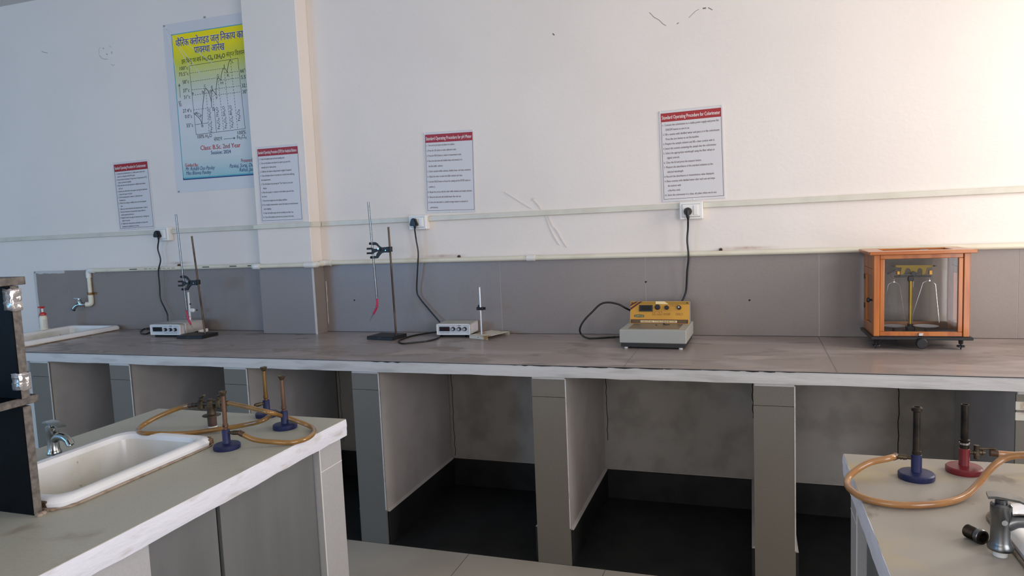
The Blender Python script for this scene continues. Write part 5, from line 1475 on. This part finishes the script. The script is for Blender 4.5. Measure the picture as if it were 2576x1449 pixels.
g.mi = 1; g.box(px0 - bo.x, px1 - bo.x, -.0034, -.0031, pzb - .006 - bo.z, pzb - bo.z); build('print_border', g, [M['teal'], M['navy']], big, 0)
g = G()
for p in ((38, 138), (345, 70), (150, 1395)):
    q = lp(pp(*p)); g.box(q.x - .007, q.x + .007, -.0032, -.0025, q.z - .005, q.z + .005)
build('sticky_tape', g, M['grey_line'], big, 0)
g = G()                                           # creases running down from the pinned corner, highlights painted on as whitish strips
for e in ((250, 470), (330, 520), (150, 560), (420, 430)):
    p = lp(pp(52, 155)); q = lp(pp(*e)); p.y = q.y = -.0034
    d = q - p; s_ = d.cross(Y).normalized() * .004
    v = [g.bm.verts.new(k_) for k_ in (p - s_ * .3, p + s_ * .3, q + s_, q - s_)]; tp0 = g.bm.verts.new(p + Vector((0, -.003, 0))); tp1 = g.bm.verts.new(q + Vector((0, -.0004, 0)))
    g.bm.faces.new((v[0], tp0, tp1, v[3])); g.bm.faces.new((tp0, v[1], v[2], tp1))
cre = build('crease_highlight', g, M['fold_highlight'], big, 0)

def pline(g, pts, w=.0022, e=.0006): g.strip([lp(pp(*p, e)) for p in pts], w, (0, -1, 0))
def pdash(g, a, b, w=.0022, n=None):
    A = lp(pp(*a, .0006)); B = lp(pp(*b, .0006)); L_ = (B - A).length; n = n or max(2, int(L_ / .016))
    for i in range(n): g.strip([A.lerp(B, (i + .05) / n), A.lerp(B, (i + .65) / n)], w, (0, -1, 0))
def ptx(g, data, p0, p1, h, e=.0007, slant=0.0):
    """lettering along the baseline from pixel p0 to pixel p1"""
    A = lp(pp(*p0, e)); B = lp(pp(*p1, e)); u = (B - A); L_ = u.length; u.normalize(); v = Vector((-u.z, 0, u.x))
    g.mesh2d(fit(data, 0, L_, h, slant), u, v, A)
L1 = ['फै', 'ि', 'र', 'क', ' ', ('h', 'क', .66), 'लो', 'रा', 'इ', 'ड', ' ', 'ज', 'ल', ' ', 'ि', 'न', 'का', 'य', ' ', 'का']
L2 = ['प', ('m', [(-.42, .12), (-.36, .05), (-.18, .24), (-.2, .3)]), 'ा', 'व', ('h', 'स', .62), 'था', ' ', 'आ', 'रे', 'ख']
g = G()
for bo_, mi, ee in ((.035, 1, .0004), (.012, 0, .0010)):
    g.mi = mi
    ptx(g, deva(L1, bo_), (128, 296), (640, 222), .058, e=ee); ptx(g, deva(L2, bo_), (268, 346), (498, 316), .058, e=ee)
tt = build('hindi_title', g, [M['navy'], M['white_ink']], big, 0)
g = G()
ptx(g, deva(['इ', 'स', ' ', 'ि', 'ब', ('h', 'न', .6), 'दु', ' ', 'प', 'र', ' ', 'ब', 'फ', ('m', [(-.22, .66), (-.12, .82), (-.02, .84), (-.02, .78), (-.1, .76), (-.16, .64)])]), (172, 424), (322, 402), .036)
ptx(g, letters('Fe₂Cl₆.12H₂O', .02), (332, 399), (502, 376), .036)
ptx(g, deva(['सं', 'तृ', ('h', 'प', .62), 'त', ' ', 'ि', 'व', 'ल', 'य', 'न']), (512, 370), (650, 350), .036)
for s, a, b in (('100°c', (158, 474), (220, 466)), ('73.5°c', (152, 520), (224, 510)), ('58°c', (180, 578), (228, 570)), ('37°c', (184, 642), (232, 636)), ('31°c', (190, 692), (237, 686)), ('27.4°c', (182, 796), (248, 790)), ('0.0°c', (198, 838), (252, 834)), ('55°c', (210, 906), (260, 902)),
                ('66°c', (618, 492), (668, 486)), ('5.5°c', (624, 540), (684, 532)), ('32.5°c', (630, 604), (700, 596)), ('30°c', (635, 650), (686, 644)),
                ('100% H₂O', (293, 992), (402, 980)), ('100%', (597, 962), (660, 954)), ('Fe₂Cl₆', (594, 996), (664, 986))): ptx(g, letters(s, .004), a, b, .030)
for s, a, b in (('A', (268, 800), (280, 812)), ('ICE', (282, 806), (318, 834)), ('B', (324, 906), (338, 904)), ('C', (342, 604), (356, 602)), ('a', (250, 656), (264, 654)), ('b', (328, 648), (342, 646)), ('cd', (374, 642), (396, 638)), ('D', (406, 780), (420, 778)), ('E', (398, 614), (410, 612)),
                ('F', (434, 694), (446, 692)), ('G', (440, 526), (456, 524)), ('H', (468, 580), (486, 578)), ('J', (488, 452), (498, 450)), ('K', (518, 522), (536, 520)), ('L', (552, 418), (566, 416))): ptx(g, letters(s), a, b, .024)
for s, a, b in (('Fe₂Cl₆.12H₂O', (405, 942), (388, 766)), ('Fe₂Cl₂.7H₂O', (463, 918), (446, 752)), ('Fe₂Cl₆.5H₂O', (516, 912), (496, 744)), ('Fe₂Cl₆.4H₂O', (565, 906), (548, 738)), ('Fe₂Cl₆', (617, 856), (608, 770))): ptx(g, letters(s), a, b, .024)
ptx(g, deva(['ता', 'प']), (176, 746), (166, 702), .030)
ptx(g, deva(['सं', 'घ', 'ट', 'न']), (418, 1012), (480, 1004), .032)
pline(g, [(162, 680), (154, 585)]); pline(g, [(148, 596), (153, 578), (160, 594)], .004)
pline(g, [(492, 996), (572, 988)]); pline(g, [(565, 982), (578, 987), (567, 995)], .004)
# graph frame, dashed guides and curves
pline(g, [(228, 440), (282, 962)]); pline(g, [(282, 962), (654, 916)]); pline(g, [(654, 916), (598, 382)]); pline(g, [(598, 382), (228, 440)])
pline(g, [(275, 886), (375, 872)])
for a, b in (((236, 496), (490, 458)), ((242, 560), (446, 530)), ((248, 622), (348, 610)), ((252, 662), (400, 644)), ((262, 774), (400, 757)), ((500, 494), (606, 480)), ((452, 552), (612, 530)), ((400, 620), (618, 590)), ((416, 664), (622, 637)), ((400, 757), (422, 754))): pdash(g, a, b)
for a, b in (((356, 614), (380, 946)), ((404, 622), (420, 790)), ((446, 532), (492, 935)), ((494, 460), (544, 928)), ((542, 394), (597, 922))): pdash(g, a, b, .0024)
pline(g, [(420, 760), (436, 940)])
for pts in ([(264, 800), (290, 822), (312, 846), (326, 878)], [(326, 878), (330, 780), (338, 690), (346, 622), (350, 610), (366, 620), (384, 660), (396, 705), (400, 754)], [(400, 754), (397, 690), (398, 640), (404, 622), (416, 634), (434, 660)],
            [(434, 660), (434, 610), (440, 550), (448, 530), (458, 536), (470, 550)], [(470, 550), (474, 505), (484, 468), (494, 456), (508, 468), (518, 492)], [(518, 492), (522, 450), (532, 410), (542, 392)]):
    q = bezier([lp(pp(*p, .0006)) for p in pts], 5); g.strip(q, .0032, (0, -1, 0))
build('diagram', g, M['black_ink'], big, 0)
g = G()
ptx(g, letters('Class: B.Sc. 2nd Year', .02), (316, 1080), (620, 1056), .038); ptx(g, letters('Guided By:', .02), (198, 1206), (298, 1204), .029); ptx(g, letters('Presented By:', .02), (624, 1172), (740, 1164), .030)
build('red_lettering', g, M['red_ink'], big, 0)
g = G()
ptx(g, letters('Session: 2024', .02), (395, 1112), (546, 1102), .030)
build('session_lettering', g, M['navy'], big, 0)
g = G()
ptx(g, letters('Mr. Rishabh Deo Pandey', .004), (202, 1236), (422, 1224), .031, slant=.25); ptx(g, letters('Miss Bhavna Pandey', .004), (206, 1268), (394, 1258), .031, slant=.25)
build('guide_names', g, M['navy'], big, 0)
g = G()
ptx(g, letters('Pankaj, Suraj, Durgesh', .004), (536, 1214), (770, 1200), .031, slant=.25); ptx(g, letters('Rahul, Jashan', .004), (610, 1242), (752, 1234), .031, slant=.25)
build('presenter_names', g, M['navy'], big, 0)

# ------------------------------------------------------------------ light
def area(name, loc, rot, sx, sy, power, col):
    l = bpy.data.lights.new(name, 'AREA'); l.shape = 'RECTANGLE'; l.size = sx; l.size_y = sy; l.energy = power; l.color = col
    o = bpy.data.objects.new(name, l); COL.objects.link(o); o.location = loc; o.rotation_euler = rot; return o
for a, b, zl_, pw, cl in ((WY0, WY1, WZ0, 37, (1.0, .93, .86)), (VY0, VY1, VZ0, 92, (.95, .94, 1.0))):
    area('window_daylight_right', (XR + .06, (a + b) / 2, (zl_ + WZ1) / 2), (0, radians(90), 0), WZ1 - zl_, b - a, pw, cl)
for (a, b), pw, cl in zip(FW, (92, 36), ((.14, .50, 1.0), (1.0, .95, .92))):
    area('window_daylight_behind', ((a + b) / 2, YF - .06, 1.775), (radians(90), 0, 0), b - a, 1.65, pw, cl)
w_ = bpy.data.worlds.new('sky'); S.world = w_; w_.use_nodes = True
bg = w_.node_tree.nodes['Background']; bg.inputs['Color'].default_value = (.75, .86, 1.0, 1); bg.inputs['Strength'].default_value = 1.0

cam = bpy.data.cameras.new('camera'); co = bpy.data.objects.new('camera', cam); COL.objects.link(co)
cam.sensor_width = 36.0; cam.lens = F / W_ * 36.0; cam.clip_start = .02
mw = Matrix((( RIGHT.x, UP.x, -FWD.x, CAM.x), (RIGHT.y, UP.y, -FWD.y, CAM.y), (RIGHT.z, UP.z, -FWD.z, CAM.z), (0, 0, 0, 1)))
co.matrix_world = mw
S.camera = co
vs = S.view_settings
vs.view_transform = 'Standard'; vs.look = 'None'; vs.gamma = 1.0; vs.use_curve_mapping = False; vs.exposure = 0.07
S.cycles.use_denoising = True
S.cycles.max_bounces = 10; S.cycles.diffuse_bounces = 5; S.cycles.transparent_max_bounces = 16
S.cycles.caustics_reflective = False; S.cycles.caustics_refractive = False
